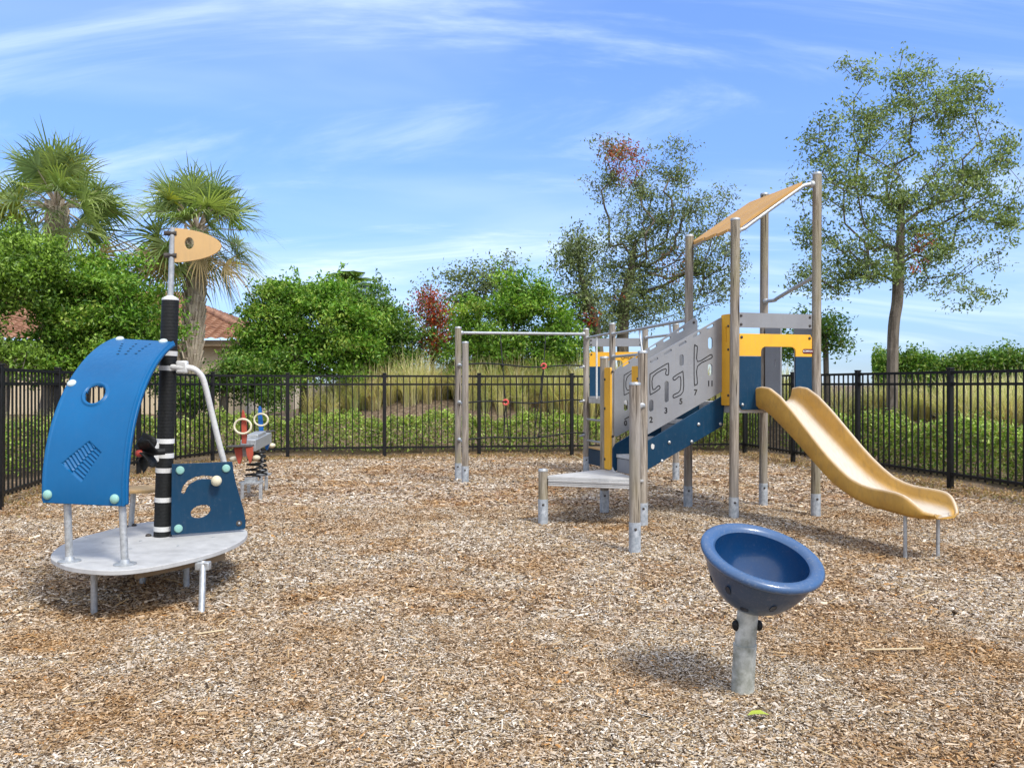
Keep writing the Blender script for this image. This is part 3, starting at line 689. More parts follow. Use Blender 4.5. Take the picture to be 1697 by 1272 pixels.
# lower triangular step platform
def tri_deck(z):
    c=(ST+Q1+Q2)/3; 
    def o(p,k=.06): return p+(c-p).normalized()*k
    pts=[];cor=[ST+(Q1-ST).normalized()*.05,Q1+(ST-Q1).normalized()*.03,Q2,ST+(Q2-ST).normalized()*.03]
    m=MB(); m.plate([(p.x,p.y) for p in (ST+V(.04,-.03,0),Q1+V(-.0,-.06,0),Q2+V(.02,.03,0),ST+V(.04,.04,0))],[],(0,0,z-.012),(1,0,0),(0,1,0),.024); m.mi=1
    a,b=ST+V(.05,-.035,0),Q1+V(-.05,-.055,0); D=(b-a).normalized()
    for k,(zz,h) in enumerate(((z-.038,.024),(z-.062,.016),(z-.082,.016))): m.box((a+b)/2+V(0,.004+.006*(k==1),zz),((b-a).length,.03,h),ax=D)
    a,b=ST+V(.02,.04,0),Q2+V(-.03,0,0); m.box((a+b)/2+V(0,0,z-.06),((b-a).length,.03,.066),ax=(b-a))
    m.build('step_platform',[M['deck'],M['alu']],cf,bevel=.003)
tri_deck(.45)
# stair between lower posts and tower
nA=Q1+v_*.20; nB=P1+v_*.20; fA=Q2-v_*.20; fB=P4-v_*.20
SD=(nB-nA); SL=SD.length; SD.normalize()
SN=V(0,0,1).cross(SD)       # points to far side
def c4(x,y): return 860+x/4.586, 520+y/4.586
def near(x,y): return onwall(*c4(x,y),nA,nB)
def far(x,y): return onwall(*c4(x,y),fA,fB)
TR=.02
def slope_panel(A,zt0,zb0,zt1,zb1,holes,name='number_panel'):
    out=[(0.02,zb0+.03),(.05,zb0+.015)]
    out+=[(SL-.0,zb1),(SL-.0,zt1-.05),(SL-.03,zt1-.018)]+[(.07,zt0+.02),(.035,zt0-.01),(.02,zt0-.04)]
    m=MB(); m.plate(out,holes,A,SD,(0,0,1),.018); return m.build(name,M['grey'],cf,bevel=.002)
def slotat(f,x0,y0,x1,y1):
    a=f((x0+x1)/2,y0);b=f((x0+x1)/2,y1);l=f(x0,(y0+y1)/2);r=f(x1,(y0+y1)/2); return rrect(l[0],b[1],r[0],a[1],min(abs(r[0]-l[0]),abs(a[1]-b[1]))*.45)
sl=math.atan2(.54,SL)
tn=lambda f,pts,L=.085,w=.026:[capsule(*f(x,y),L,w,sl) for x,y in pts]
near_holes=[slotat(near,1103,510,1134,672),slotat(near,1216,308,1248,396),slotat(near,985,652,1018,742),slotat(near,1434,178,1468,266),slotat(near,1432,380,1466,469)]+tn(near,[(1450,100),(1348,158),(1240,226),(1128,290),(1024,352)],.10)
def lin(f,a,b,at_):
    p=f(*a);q=f(*b); k=(q[1]-p[1])/(q[0]-p[0]); return p[1]+k*(at_-p[0])
zt1=near(1545,15)[1]; zb1=near(1545,582)[1]; zt0=lin(near,(1545,15),(1024,318),.03); zb0=lin(near,(1545,582),(985,912),.03)
fzt0=lin(far,(1296,55),(725,424),.03); fzt1=lin(far,(1296,55),(725,424),SL); fzb0=far(700,945)[1]
npanel=slope_panel(nA,zt0,zb0,zt1,zb1,near_holes)
far_holes=[slotat(far,795,655,826,735)]+tn(far,[(1225,130),(1122,193),(1018,254),(808,383),(912,318)],.10)
fpanel=slope_panel(fA,fzt0,fzb0,fzt1,zb1,far_holes)
npanel['label']='near grey number panel'; fpanel['label']='far grey number panel'
def ribbon(mb,pts,w,A,off,closed=False):
    P=[Vector((a,b)) for a,b in pts]; n=len(P); N=-SN
    L=[];Rr=[]
    for i in range(n):
        a=P[(i-1)%n] if (closed or i>0) else P[i]; b=P[(i+1)%n] if (closed or i<n-1) else P[i]; t=(b-a); t=t.normalized() if t.length>1e-6 else Vector((1,0)); q=Vector((-t.y,t.x))*w/2
        L.append(P[i]+q);Rr.append(P[i]-q)
    vs=[A+SD*p.x+V(0,0,p.y)+N*off for p in L+Rr]; fs=[]
    for i in range(n if closed else n-1): j=(i+1)%n; fs.append((i,n+i,n+j,j))
    mb.add(vs,fs)
mk=MB()
G1=[(992,600),(992,470),(1005,450),(1120,378),(1133,390),(1133,455),(1122,463),(1110,455),(1110,415),(1015,475),(1015,575),(1055,545),(1068,556),(1060,572),(1005,607)]
G2=[(1243,448),(1243,590),(1180,635),(1167,628),(1172,613),(1220,580),(1222,475),(1180,502),(1167,492),(1172,478),(1230,442)]
G3=[(1340,243),(1352,255),(1352,362),(1450,310),(1462,320),(1455,337),(1352,397),(1352,522),(1340,535),(1328,522),(1328,255)]
def dense(pts,closed=True):
    return [ (p.x,p.y) for p in smooth_curve([(a,b,0) for a,b in pts],3,closed)]
for g_ in(G1,G2,G3):
    mk=MB(); ribbon(mk,[near(*p) for p in dense(g_)],.009,nA,.0115,True); mk.build('engraved_track',M['darkline'],npanel,smooth=False)
mk=MB(); ribbon(mk,[far(*p) for p in dense([(1000,360),(870,422),(805,460),(795,475),(795,600),(808,610),(900,560),(930,560),(920,530),(820,580),(818,480),(900,430),(1000,390)],False)],.007,fA,.0115)
mk.build('engraved_track',M['darkline'],fpanel,smooth=False); mk=MB(); ribbon(mk,[far(797,800),far(850,770)],.009,fA,.0115); mk.build('engraved_track',M['darkline'],fpanel,smooth=False)
def text(s,size,loc,xdir,ydir,mat,parent,name='numeral',ext=.001,align='CENTER'):
    cu=bpy.data.curves.new(name,'FONT'); cu.body=s; cu.size=size; cu.extrude=ext; cu.align_x=align; cu.align_y='CENTER'; cu.offset=size*.022
    o=bpy.data.objects.new('tmp',cu); COL.objects.link(o); dg=bpy.context.evaluated_depsgraph_get(); me=bpy.data.meshes.new_from_object(o.evaluated_get(dg)); bpy.data.objects.remove(o)
    X=Vector(xdir).normalized();Y=Vector(ydir).normalized();Z=X.cross(Y)
    mt=Matrix((( X.x,Y.x,Z.x,loc[0]),(X.y,Y.y,Z.y,loc[1]),(X.z,Y.z,Z.z,loc[2]),(0,0,0,1))); me.transform(mt); me.materials.clear(); me.materials.append(mat)
    ob=bpy.data.objects.new(name,me); COL.objects.link(ob); ob.parent=parent; return ob
def onpan(A,sz,off): return A+SD*sz[0]+V(0,0,sz[1])-SN*off
for s,x,y in(('2',1000,805),('3',1113,735),('5',1227,665),('7',1338,597),('11',1450,530)):
    text(s,.078,onpan(nA,near(x,y),.0105),SD,(0,0,1),M['darkline'],npanel)
text('0',.072,onpan(fA,far(807,830),.0105),SD,(0,0,1),M['darkline'],fpanel)
# yellow end boards (stand across the stair between post and panel)
for p,ins,z0,z1 in((P1,1,1.12,2.02),(Q1,1,.46,1.50),(Q2,-1,.46,1.50),(P4,-1,1.12,2.0)):
    a=p+v_*(.045 if ins>0 else -.045); b=p+v_*(.205 if ins>0 else -.205)
    w=(b-a).length; m=MB(); X=(v_ if ins>0 else -v_)
    hl=[rrect(.05,z0+.62,.075,z0+.78,.01)]
    m.plate(rrect(0,z0,w,z1,.02),hl if p is P1 else [],a-SD*.012,X,(0,0,1),.018); eb=m.build('end_board',M['yellow'],cf,bevel=.002)
    bolts([a-SD*.022+X*.02+V(0,0,z) for z in(z0+.10,z1-.12,(z0+z1)/2+.1)],tuple(-SD),'bolt',.013,eb)
# stringers
def stringer(A,fn):
    u0=near(980,965);u1=near(1545,632);l0=near(980,1185);l1=near(1567,850); k=(u1[1]-u0[1])/(u1[0]-u0[0]); z0=u0[1]-k*(u0[0]-.03); kl=(l1[1]-l0[1])/(l1[0]-l0[0]); zl=l0[1]-kl*(l0[0]-.03)
    pts=[(.03,max(zl,.38)+.0),(SL,zl+kl*SL),(SL+.02,u1[1]-.04),(SL-.02,z0+k*(SL-.03)),(.03,z0),(.0,z0-.05),(.0,max(zl,.38)+.05)]
    m=MB(); m.plate(pts,[],A+SN*(.012 if A is nA else -.012),SD,(0,0,1),.02); return m.build('stringer',M['navy'],cf,bevel=.002)
strn=stringer(nA,near); stringer(fA,far)
bolts([onpan(nA,near(x,y),.0) for x,y in((1142,975),(1312,970),(1365,838),(1530,835),(1087,1117))],tuple(-SN),'galv',.016,strn)
m=MB(); q=near(1016,1006); m.plate([(q[0]+.024*math.cos(i)*random.uniform(.7,1.1),q[1]+.026*math.sin(i)*random.uniform(.75,1.1)) for i in np.linspace(0,2*math.pi,15)[:-1]],[],nA-SN*.0005,SD,(0,0,1),.003); m.build('scuff_mark',M['pale'],strn)
bolts([onpan(fA,far(x,y),.012) for x,y in((706,438),(708,930),(1325,64))],tuple(-SN),'bolt',.014,fpanel)
W=(fA-nA).length-.03
for i in range(4):
    z=.45+.172*(i+1)-.0; s0=.06+.262*i
    if i==3: break
    c=(nA+fA)/2+SD*(s0+.14); m=MB(); m.box(c+V(0,0,z-.015),(.27,W-.02,.03),ax=SD); m.mi=1; m.box(c-SD*.128+V(0,0,z-.016),(.012,W-.02,.036),ax=SD); m.mi=2; m.box(c-SD*.12+V(0,0,z-.11),(.012,W-.02,.14),ax=SD)
    m.build('step',[M['deck'],M['alu'],M['grey']],cf,bevel=.002)
# tower deck
def deck(a,b2,c,d_,z):
    m=MB(); cc=(a+b2+c+d_)/4; ins=[p+(cc-p)*.055 for p in(a,b2,c,d_)]
    m.plate([(p.x,p.y) for p in ins],[],(0,0,z-.012),(1,0,0),(0,1,0),.024); m.mi=1
    for i in range(4):
        p,q=ins[i],ins[(i+1)%4]; D=(q-p).normalized(); m.box((p+q)/2+V(0,0,z-.065),((q-p).length-.07,.025,.075),ax=D)
    return m.build('deck',[M['deck'],M['alu']],cf,bevel=.002)
deck(P1,P2,P3,P4,1.15); deck(R4,R6,R5,R3,1.15)
# slide face panel (yellow head, blue body) between P1 and P2
def facepanel(A,B,arch=True,label=None):
    D=(B-A).normalized(); L=(B-A).length; N=D.cross(V(0,0,1)); a0=A-D*0+N*.0
    def f(px,py): return onwall(px,py,A,B)
    x0,x1=.05,L-.05; op0,op1=(f(1260.5,600)[0],f(1318,600)[0]) if arch else (L*.36,L*.62)
    top=1.825; yb=1.605; ot=1.70
    m=MB(); 
    up=[(x0,yb),(op0,yb),(op0,ot-.05)]+[(op0+.05-.05*math.cos(t),ot-.05+.05*math.sin(t)) for t in(.4,.8,1.2,1.57)]+[(op1-.05+.05*math.cos(t),ot-.05+.05*math.sin(t)) for t in(1.57,1.2,.8,.4)]+[(op1,ot-.05),(op1,yb),(x1,yb),(x1,top-.03),(x1-.02,top),(x0+.02,top),(x0,top-.02)]
    m.plate(up,[],a0,D,(0,0,1),.019); hb=m.build('head_panel',M['yellow'],cf,bevel=.002)
    m=MB(); lo=[(x0,1.14),(x0+.04,1.08),(x1-.04,1.08),(x1,1.14),(x1,yb-.002),(op1,yb-.002),(op1,1.16),(op0,1.16),(op0,yb-.002),(x0,yb-.002)]
    m.plate(lo,[],a0,D,(0,0,1),.0185); lb=m.build('body_panel',M['navy'],cf,bevel=.002)
    bolts([a0+D*x+V(0,0,z)-D.cross(V(0,0,1))*-.010 for x,z in((x0+.03,1.79),(x1-.03,1.79))],tuple(N),'bolt',.014,hb)
    bolts([a0+D*(x0+.04)+V(0,0,1.13)+N*.010],tuple(N),'galv',.014,lb)
    return hb,D,N
hb,D12,N12=facepanel(P1,P2)
# maker's plate
q=onwall(1338,582,P1,P2); m=MB(); m.plate(capsule(q[0],q[1],.128,.047,0,8),[],P1+N12*.0105,D12,(0,0,1),.004); pl=m.build('maker_plate',M['plum'],hb)
text('KOMPAN',.026,P1+D12*(q[0]-.004)+V(0,0,q[1])+N12*.0125,D12,(0,0,1),M['white'],hb,'maker_name',.0006)
# grey beams
def beam(A,B,z0,z1,name='beam',mat='grey',off=.0,end=.05):
    D=(B-A).normalized();N=D.cross(V(0,0,1)); L=(B-A).length; m=MB(); m.plate([(end,z0),(L-end,z0),(L-end,z1),(end,z1)],[],A+N*off,D,(0,0,1),.02); o=m.build(name,M[mat],cf,bevel=.002)
    bolts([A+D*x+V(0,0,z)+N*(off+.010) for x in(end+.025,L-end-.025) for z in(z0+.03,z1-.03)],tuple(N),'bolt',.013,o); return o
beam(P1,P2,1.885,2.03)
beam(R3,R5,1.91,2.035)
# side boards on the right of the tower
D=(P2-P3).normalized()
for a,b2 in((.05,.34),(.58,.88)):
    m=MB(); m.plate([(a,1.12),(b2,1.12),(b2,1.95),(a,1.95)],[capsule((a+b2)/2+.05,1.56,.075,.02,math.pi/2)],P3,D,(0,0,1),.02); m.build('side_board',M['grey'],cf,bevel=.002)
# back tower face panel
h2,_,_=facepanel(R3,R5,False)
m=MB()
for x in(.56,.66,.76): m.tube([R3+(R5-R3).normalized()*(x+.022*math.cos(t))+V(0,-.016,1.74+.022*math.sin(t)) for t in np.linspace(0,2*math.pi,13)],.003,5)
m.tube([R3+(R5-R3).normalized()*x+V(0,-.016,1.74) for x in(.584,.638)],.003,5); m.tube([R3+(R5-R3).normalized()*x+V(0,-.016,1.74) for x in(.684,.738)],.003,5); m.build('engraved_track',M['darkline'],h2)
# ladder R3-R4
for z in(.80,.48):
    m=MB(); m.tube([R3+V(0,0,z),R4+V(0,0,z)],.017,12); m.build('rung',M['galv'],cf)
m=MB(); q=R3.lerp(R4,.42); m.tube([q+V(0,0,1.12),q+V(0,0,2.05)],.014,10); m.build('grab_bar',M['pale'],cf)
# handrails
def rail(pts,r=.019,name='handrail',mat='galv'):
    m=MB(); m.tube(smooth_curve(pts,5) if len(pts)>2 else pts,r,14)
    for p in(pts[0],pts[-1]): m.ball(p,r*1.7,10)
    return m.build(name,M[mat],cf)
def Z(p,z): return V(p.x,p.y,z)
def off(p,to,k=.05): d=(to-p); d.z=0; return p+d.normalized()*k
rail([Z(off(R4,P4),2.04),Z(off(P4,R4),2.03)]); rail([Z(off(R4,P4),1.72),Z(off(P4,R4),1.70)])
for q in(.42,.80):
    a=R4.lerp(P4,q); b2=R4.lerp(P4,q+.045); m=MB(); m.tube([Z(a,2.035),Z(b2,1.71)],.013,10); m.build('baluster',M['galv'],cf)
rail([Z(off(R6,P3),2.04),Z(off(P3,R6),2.03)]); rail([Z(off(R6,P3),1.72),Z(off(P3,R6),1.70)])
rail([Z(off(R3,R4),2.04),Z(off(R4,R3),2.06)]); rail([Z(off(R5,R6),2.04),Z(off(R6,R5),2.04)])
# hanging bridge treads between the two towers
for i in range(9):
    q=(i+.7)/9.4; a=R4.lerp(P4,q)+u*.12; b2=R6.lerp(P3,q)-u*.12; z=1.12-.10*math.sin(math.pi*q); m=MB(); D=(b2-a); m.box((a+b2)/2+V(0,0,z),(D.length,.16,.03),ax=D); m.build('bridge_tread',M['deck'],cf,bevel=.003)
for a,b2 in((R4+u*.1,P4+u*.1),(R6-u*.1,P3-u*.1)):
    m=MB(); m.tube([Z(a.lerp(b2,k/8),1.09-.10*math.sin(math.pi*k/8)) for k in range(9)],.012,8); m.build('bridge_chain',M['galv'],cf)
# bar between Q0 and Q1
rail([Z(off(Q0,Q1,.03),1.13),Z(off(Q1,Q0,.04),1.13)],.017,'step_bar')
bolts([V(1.195,7.62,1.135)],(-.3,-1,0),'pale',.022)
# low seat under back tower
m=MB(); a=R3+V(.02,-.06,0); b2=R4+V(-.02,.05,0); c=(a+b2)/2; D=(b2-a).normalized(); m.box(c+V(0,0,.25),(.78,.02,.24),ax=D); m.mi=1; m.box(c+V(.06,0,.385),(.7,.18,.025),ax=D); m.build('low_seat',[M['navy'],M['tan']],cf,bevel=.003)
# roof rails and roof
def roofz(s): return 2.845+ (3.335-2.845)*max(0,min(1,(s-.10)/.72))
for A in(P1,P4):
    rail([A+u*.045+V(0,0,2.83),A+u*.12+V(0,0,2.86),A+u*.22+V(0,0,2.93),A+u*.70+V(0,0,3.262),A+u*.80+V(0,0,3.32),A+u*.89+V(0,0,3.34)],.021,'roof_rail')
for k in range(4):
    y0=-.02+k*.245; y1=y0+.222; m=MB(); pts=[];n=16
    for side in(0,1):
        for i in range(n+1):
            s=.10+.62*i/n; bow=.055*math.sin(math.pi*i/n); pts.append((s,bow))
    vs=[];fs=[]
    for t in(0,.032):
        for yy in(y0,(y0+y1)/2,y1):
            for i in range(n+1):
                s0=.06 if yy!=(y0+y1)/2 else .02
                s=s0+(.76-s0)*i/n; vs.append(P1+u*s+v_*yy+V(0,0,2.845+.49*(s-.04)/.72*.98-.006+.002*math.sin(math.pi*i/n)+t))
    w=n+1
    for i in range(n):
        for r_ in(0,1): fs.append((r_*w+i,(r_+1)*w+i,(r_+1)*w+i+1,r_*w+i+1)); fs.append((3*w+r_*w+i,3*w+r_*w+i+1,3*w+(r_+1)*w+i+1,3*w+(r_+1)*w+i))
        fs.append((i,i+1,3*w+i+1,3*w+i)); fs.append((2*w+i,5*w+i,5*w+i+1,2*w+i+1))
    for r_ in(0,1):
        fs.append((r_*w,3*w+r_*w,3*w+(r_+1)*w,(r_+1)*w)); fs.append((r_*w+n,(r_+1)*w+n,3*w+(r_+1)*w+n,3*w+r_*w+n))
    m.add(vs,fs); m.build('roof_board',M['roofboard'],cf,bevel=.002)
# bar P3 -> P2
rail([P3-v_*.05+V(0,0,2.25),P3-v_*.22+V(0,0,2.245),P3-v_*.30+V(0,0,2.27),P2+v_*.05+V(0,0,2.41)],.02,'grab_bar')
# rope net
nt=MB(); rail([Z(off(R1,R3),2.055),Z(off(R3,R1),2.10)],.021,'net_bar')
def npt(t,z): 
    k=max(0,min(1,(2.05-z)/.45)); a=R1.lerp(R3,t); b2=R2.lerp(R3,t); p=a.lerp(b2,k); return V(p.x,p.y,z)
def tpx(px,k=0):   # parameter along the net for a measured column
    A=R1 if k==0 else R2; r=(px-848.5)/F; return (r*A.y-A.x)/((R3.x-A.x)-r*(R3.y-A.y))
hz=[1.60,1.08,.58]
rope=MB()
for z in hz:
    pts=[npt(t,z+.02*math.sin(t*9)+(.02 if t in(0,1) else 0)) for t in np.linspace(.02,.98,13)]; rope.tube(pts,.0105,7)
for top,mid,lo,bt in((829,833,838,843),(904,901,897,893)):
    rope.tube([npt(tpx(top),2.06),npt(tpx(mid,1),hz[0]),npt(tpx(lo,1),hz[1]),npt(tpx(bt,1),hz[2])],.008,7); rope.tube([npt(tpx(mid if top>860 else lo,1),hz[0] if top>860 else hz[1]),npt(tpx(bt-8,1),hz[2])],.007,6)
net=rope.build('rope_net',M['rope'],cf)
for px,z in((901,hz[0]),(838,hz[1])):
    p=npt(tpx(px,1),z); m=MB(); m.tube([p+V(.035*math.cos(t),-.01,.035*math.sin(t)) for t in np.linspace(0,2*math.pi,17)],.013,8); m.build('ring',M['pink'],net)
for px,z in((833,hz[0]),(897,hz[1]),(843,hz[2]),(893,hz[2])):
    m=MB(); m.ball(npt(tpx(px,1),z),.024,10); m.build('joint',M['rope'],net)
for z in(1.60,1.08,.56):
    m=MB(); a=off(R1,R2,.03);b2=off(R2,R1,.03); m.tube([Z(a,z),Z(b2,z-.02)],.016,10); m.ball(Z(R1,z)+V(.02,-.05,0),.03,10); m.build('cross_bar',M['galv'],cf)
    m=MB(); e=off(R3,R2,.05); m.tube([Z(e,z+.0),Z(off(R3,R2,.14),z-.01)],.016,10); m.ball(Z(off(R3,R2,.06),z),.028,10); m.build('net_clamp',M['galv'],cf)
# slide ---------------------------------------------------------------
so=(P1+P2)/2+V(-.005,-.02,0); so=V(2.61,8.2,0)
sk=[0,.10,.23,.396,.60,.835,1.0,1.123,1.26,1.396,1.52,1.64,1.80,1.915,1.98,2.03,2.08,2.12,2.15,2.17]
rimz=np.interp(sk,[0,.10,.23,.396,.60,.835,1.0,1.123,1.26,1.396,1.52,1.64,1.80,1.915,1.98,2.03,2.08,2.12,2.17],[1.295,1.308,1.295,1.22,1.085,.91,.787,.703,.622,.556,.524,.508,.508,.504,.492,.468,.428,.392,.375])
botz=np.interp(sk,[0,.137,.53,.929,1.1,1.29,1.45,1.64,1.937,2.05,2.128,2.17],[1.09,1.075,.858,.606,.50,.421,.375,.348,.335,.327,.325,.335])
bedz=np.interp(sk,[0,.10,.20,.53,.929,1.1,1.29,1.45,1.64,1.937,2.1,2.17],[1.155,1.15,1.115,.90,.648,.545,.462,.414,.385,.37,.362,.352])
def sliding():
    me_v=[];wear=[];Wd=.222;n=0
    ss=np.linspace(0,2.17,90)
    for s in ss:
        rz=float(np.interp(s,sk,rimz));bz=float(np.interp(s,sk,botz));ez=float(np.interp(s,sk,bedz))
        k=1.0 if s<1.93 else math.sqrt(max(.05,1-((s-1.93)/.275)**2)); w=Wd*k
        rz=max(rz,ez+.012)
        hh=rz-ez
        ring=[(-w,bz+.03,0),(-w-.004,(rz+bz)/2,0),(-w-.006,rz-.02,0),(-w+.002,rz-.006,.35),(-w+.012,rz,.85),(-w+.024,rz-.004,.5),(-w+.031,rz-.02,.05),(-w+.042,ez+hh*.45,0),(-w+.058,ez+min(.035,hh*.3),.1),(-w+.085,ez+.008,.8),(-w*.45,ez,1.0),(0,ez-.002,1.0)]
        full=ring+[(-a,b,c) for a,b,c in ring[-2::-1]]+[(w-.03,bz,0),(0,bz-.004,0),(-w+.03,bz,0)]
        for a,b,c in full:
            p=so+u*a-v_*s+V(0,0,b); me_v.append(tuple(p)); wear.append(c)
        n=len(full)
    fs=[]
    for i in range(len(ss)-1):
        for j in range(n): fs.append((i*n+j,i*n+(j+1)%n,(i+1)*n+(j+1)%n,(i+1)*n+j))
    fs.append(tuple(range(n))); fs.append(tuple((len(ss)-1)*n+j for j in range(n-1,-1,-1)))
    m=MB().add(me_v,fs); o=m.build('slide',M['slide'],cf,ang=80)
    a=o.data.attributes.new('wear','FLOAT','POINT'); a.data.foreach_set('value',wear)
    return o
sld=sliding()
for w in(-.15,.155):
    for s in(1.93,):
        p=so+u*w-v_*s; m=MB(); m.tube([(p.x,p.y,-.1),(p.x,p.y,.35)],.014,12); m.box((p.x,p.y,.335),(.05,.05,.012)); m.build('slide_leg',M['galv'],sld)

# ------------------------------------------------------------------ boat play station
boat=thing('play_boat','boat-shaped play station with blue sail panel, black mast and tan flag','play structure',(-2.365,5.59,0))
DZ=.30
ol=[(84,920),(98,905),(128,891),(170,880),(215,869),(262,863),(330,864),(385,870),(409,879),(403,893),(372,909),(322,924),(250,939),(185,945),(122,940),(92,930)]
op=[]
for px,py in ol:
    d=F*(CH-DZ)/(py-638.0); op.append(((px-848.5)/F*d,d,0))
sm=[(p.x,p.y) for p in smooth_curve(op,5,True)]
m=MB(); m.plate(sm,[],(0,0,DZ-.014),(1,0,0),(0,1,0),.028); dk=m.build('deck',M['deck'],boat,bevel=.006)
m=MB(); m.box((-2.02,5.06,DZ-.065),(.62,.03,.075),ax=(.50,.80,0)); m.build('keel_beam',M['keel'],boat,bevel=.004)
for px,py in((156,1010),(334,1015),(309,972),(236,965)):
    p=gp(px,py); tq=V(-.04,.13,0) if px==334 else V(0,0,0); m=MB(); m.tube([p+V(0,0,-.1)-tq*.3,p+tq+V(0,0,DZ-.03)],.019,16); l=m.build('leg',M['galv'],boat)
    m=MB(); m.box(p+tq+V(0,0,DZ-.055),(.085,.05,.05)); m.build('bracket',M['galv'],l,bevel=.006)
def deckpt(px,py): d=F*(CH-DZ)/(py-638.0); return V((px-848.5)/F*d,d,DZ)
for px,py,r in((233,948-52,.006),(143,940-50,.006),(170,899,.005),(295,904,.006),(353,890,.006),(216,909,.005)):
    m=MB(); m.lathe([(r*1.6,0),(r*1.6,.003),(.001,.004)],deckpt(px,py),n=10); m.build('screw',M['galv'],dk)
for px,py in((246,888),(280,888),(222,871),(208,873)):
    m=MB(); m.ball(deckpt(px,py)+V(0,0,.004),.02,12,(1,1,.7)); m.build('bolt_cover',M['bolt'],dk)
# mast
mb0=V(-2.365,5.59,DZ); lean=V(.055,0,1.6); 
def mast(z): return mb0+lean*((z-DZ)/1.6)
m=MB(); m.tube([mast(DZ),mast(1.1),mast(1.895)],.055,28); ms=m.build('mast',M['rubber'],boat)
for y in(609.6,585,731,755,779.6,828.6,877):
    z=CH-(y-638)/F*5.54; m=MB(); m.tube([mast(z-.016),mast(z+.016)],.0575,28); m.build('band',M['white'],ms)
m=MB(); m.lathe([(.056,0),(.054,.012),(.024,.03),(.02,.032)],mast(1.893),n=24); m.build('collar',M['pale'],ms)
m=MB(); a=mast(1.9);b2=mast(2.385); m.tube([a,b2],.0185,16); m.build('flag_pole',M['galv'],ms)
fa=mast(2.155); U=V(1,.12,0).normalized()
prof=[(.02,-.005),(.02,.225),(.10,.227),(.20,.205),(.28,.165),(.315,.132),(.325,.108),(.318,.085),(.29,.062),(.22,.033),(.13,.008),(.06,-.006)]
FO=[(.02,-.005)]+[(.02+.305*math.sin(t)**1.25,.110-.116*math.cos(t)) for t in np.linspace(.12,math.pi-.12,26)]+[(.02,.225)]
m=MB(); m.plate(FO,[ell(.116,.125,.030,.040)],fa,U,(0,0,1),.019); fl=m.build('flag',M['tan'],boat,bevel=.003)
for z in(.19,.04):
    m=MB(); m.tube([fa+V(-.045,-.01,z),fa+V(.035,.0,z)],.017,12); m.build('clamp',M['bolt'],fl)
# sail : curved sheet
BL=V(-2.705,4.75,.645);BR=V(-2.18,4.67,.635);TL=V(-2.765,5.74,1.645);TR_=V(-2.215,5.44,1.605)
Tm=R(76)
def sail(a,b):      # a across 0..1, b 0..1 bottom to top
    t=Tm*b; fy=(1-math.cos(t))/(1-math.cos(Tm)); fz=math.sin(t)/math.sin(Tm)
    l=V(BL.x+(TL.x-BL.x)*b,BL.y+(TL.y-BL.y)*fy,BL.z+(TL.z-BL.z)*fz); r=V(BR.x+(TR_.x-BR.x)*b,BR.y+(TR_.y-BR.y)*fy,BR.z+(TR_.z-BR.z)*fz); return l.lerp(r,a)
def sailn(a,b):
    p=sail(a,b);x=sail(a+.01,b)-p;y=sail(a,b+.01)-p; n=x.cross(y).normalized(); return n if n.y<0 or n.z>0 else -n
hc=(.43,.50); hr=(.122,.050)   # hole centre/radius in sheet units
na,nb=130,330
vs=[];fs=[];idx={}
# fan pattern region (moulded ribs)
def emb(a,b):
    # pressed fan: local coords about its centre, rotated
    x=(a-.475)*.53;y=(b-.19)*1.42; rot=R(38); X=x*math.cos(rot)-y*math.sin(rot); Y=x*math.sin(rot)+y*math.cos(rot)
    # fan widens towards lower-left
    q=(Y+.105)/.21; 
    if not 0<=q<=1: return 0
    hw=.055+.03*(1-q)
    if abs(X)>hw: return 0
    yy=Y-.25*abs(X)*(1 if X<0 else 0)
    return -.013+ .010*(.5+.5*math.cos((yy+ (.01 if X>0 else 0))*2*math.pi/.0235)) - (.003 if abs(X)<.004 else 0)
for j in range(nb+1):
    for i in range(na+1):
        a=i/na;b=j/nb; da=(a-hc[0])/hr[0];db=(b-hc[1])/hr[1];r=math.hypot(da,db)
        if r<1.0 and r>.6: a=hc[0]+da/r*hr[0]; b=hc[1]+db/r*hr[1]; r=1
        h=emb(a,b)
        if 1<=r<1.38: h+=.011*math.sin(math.pi*(r-1)/.38)
        ed=min(a,1-a)*.53; eb=min(b,1-b)*1.4
        if ed<.012: h-=.006
        elif ed<.026: h+=.004
        # rounded corners
        vs.append(sail(a,b)+sailn(a,b)*h)
w=na+1
for j in range(nb):
    for i in range(na):
        a=(i+.5)/na;b=(j+.5)/nb
        if math.hypot((a-hc[0])/hr[0],(b-hc[1])/hr[1])<.93: continue
        if min(a,1-a)*.53+min(b,1-b)*1.4<.016: continue
        fs.append((j*w+i,j*w+i+1,(j+1)*w+i+1,(j+1)*w+i))
m=MB().add(vs,fs); sl_=m.build('sail',M['blue'],boat,ang=50)
so_=sl_.modifiers.new('solid','SOLIDIFY'); so_.thickness=.022; so_.offset=-1
for a,b,mt in((.08,.035,'mint'),(.87,.03,'mint'),(.07,.55,'palecap'),(.13,.985,'palecap'),(.83,.985,'palecap'),(.93,.52,'mint')):
    if b==.52: continue
    m=MB(); rr=.0275; m.lathe([(rr,-.004),(rr,.004),(rr*.8,.012),(rr*.4,.0165),(.001,.018)],sail(a,b)+sailn(a,b)*.002,sailn(a,b),n=20); m.build('cap',M[mt],sl_)
sd=[];m=MB()
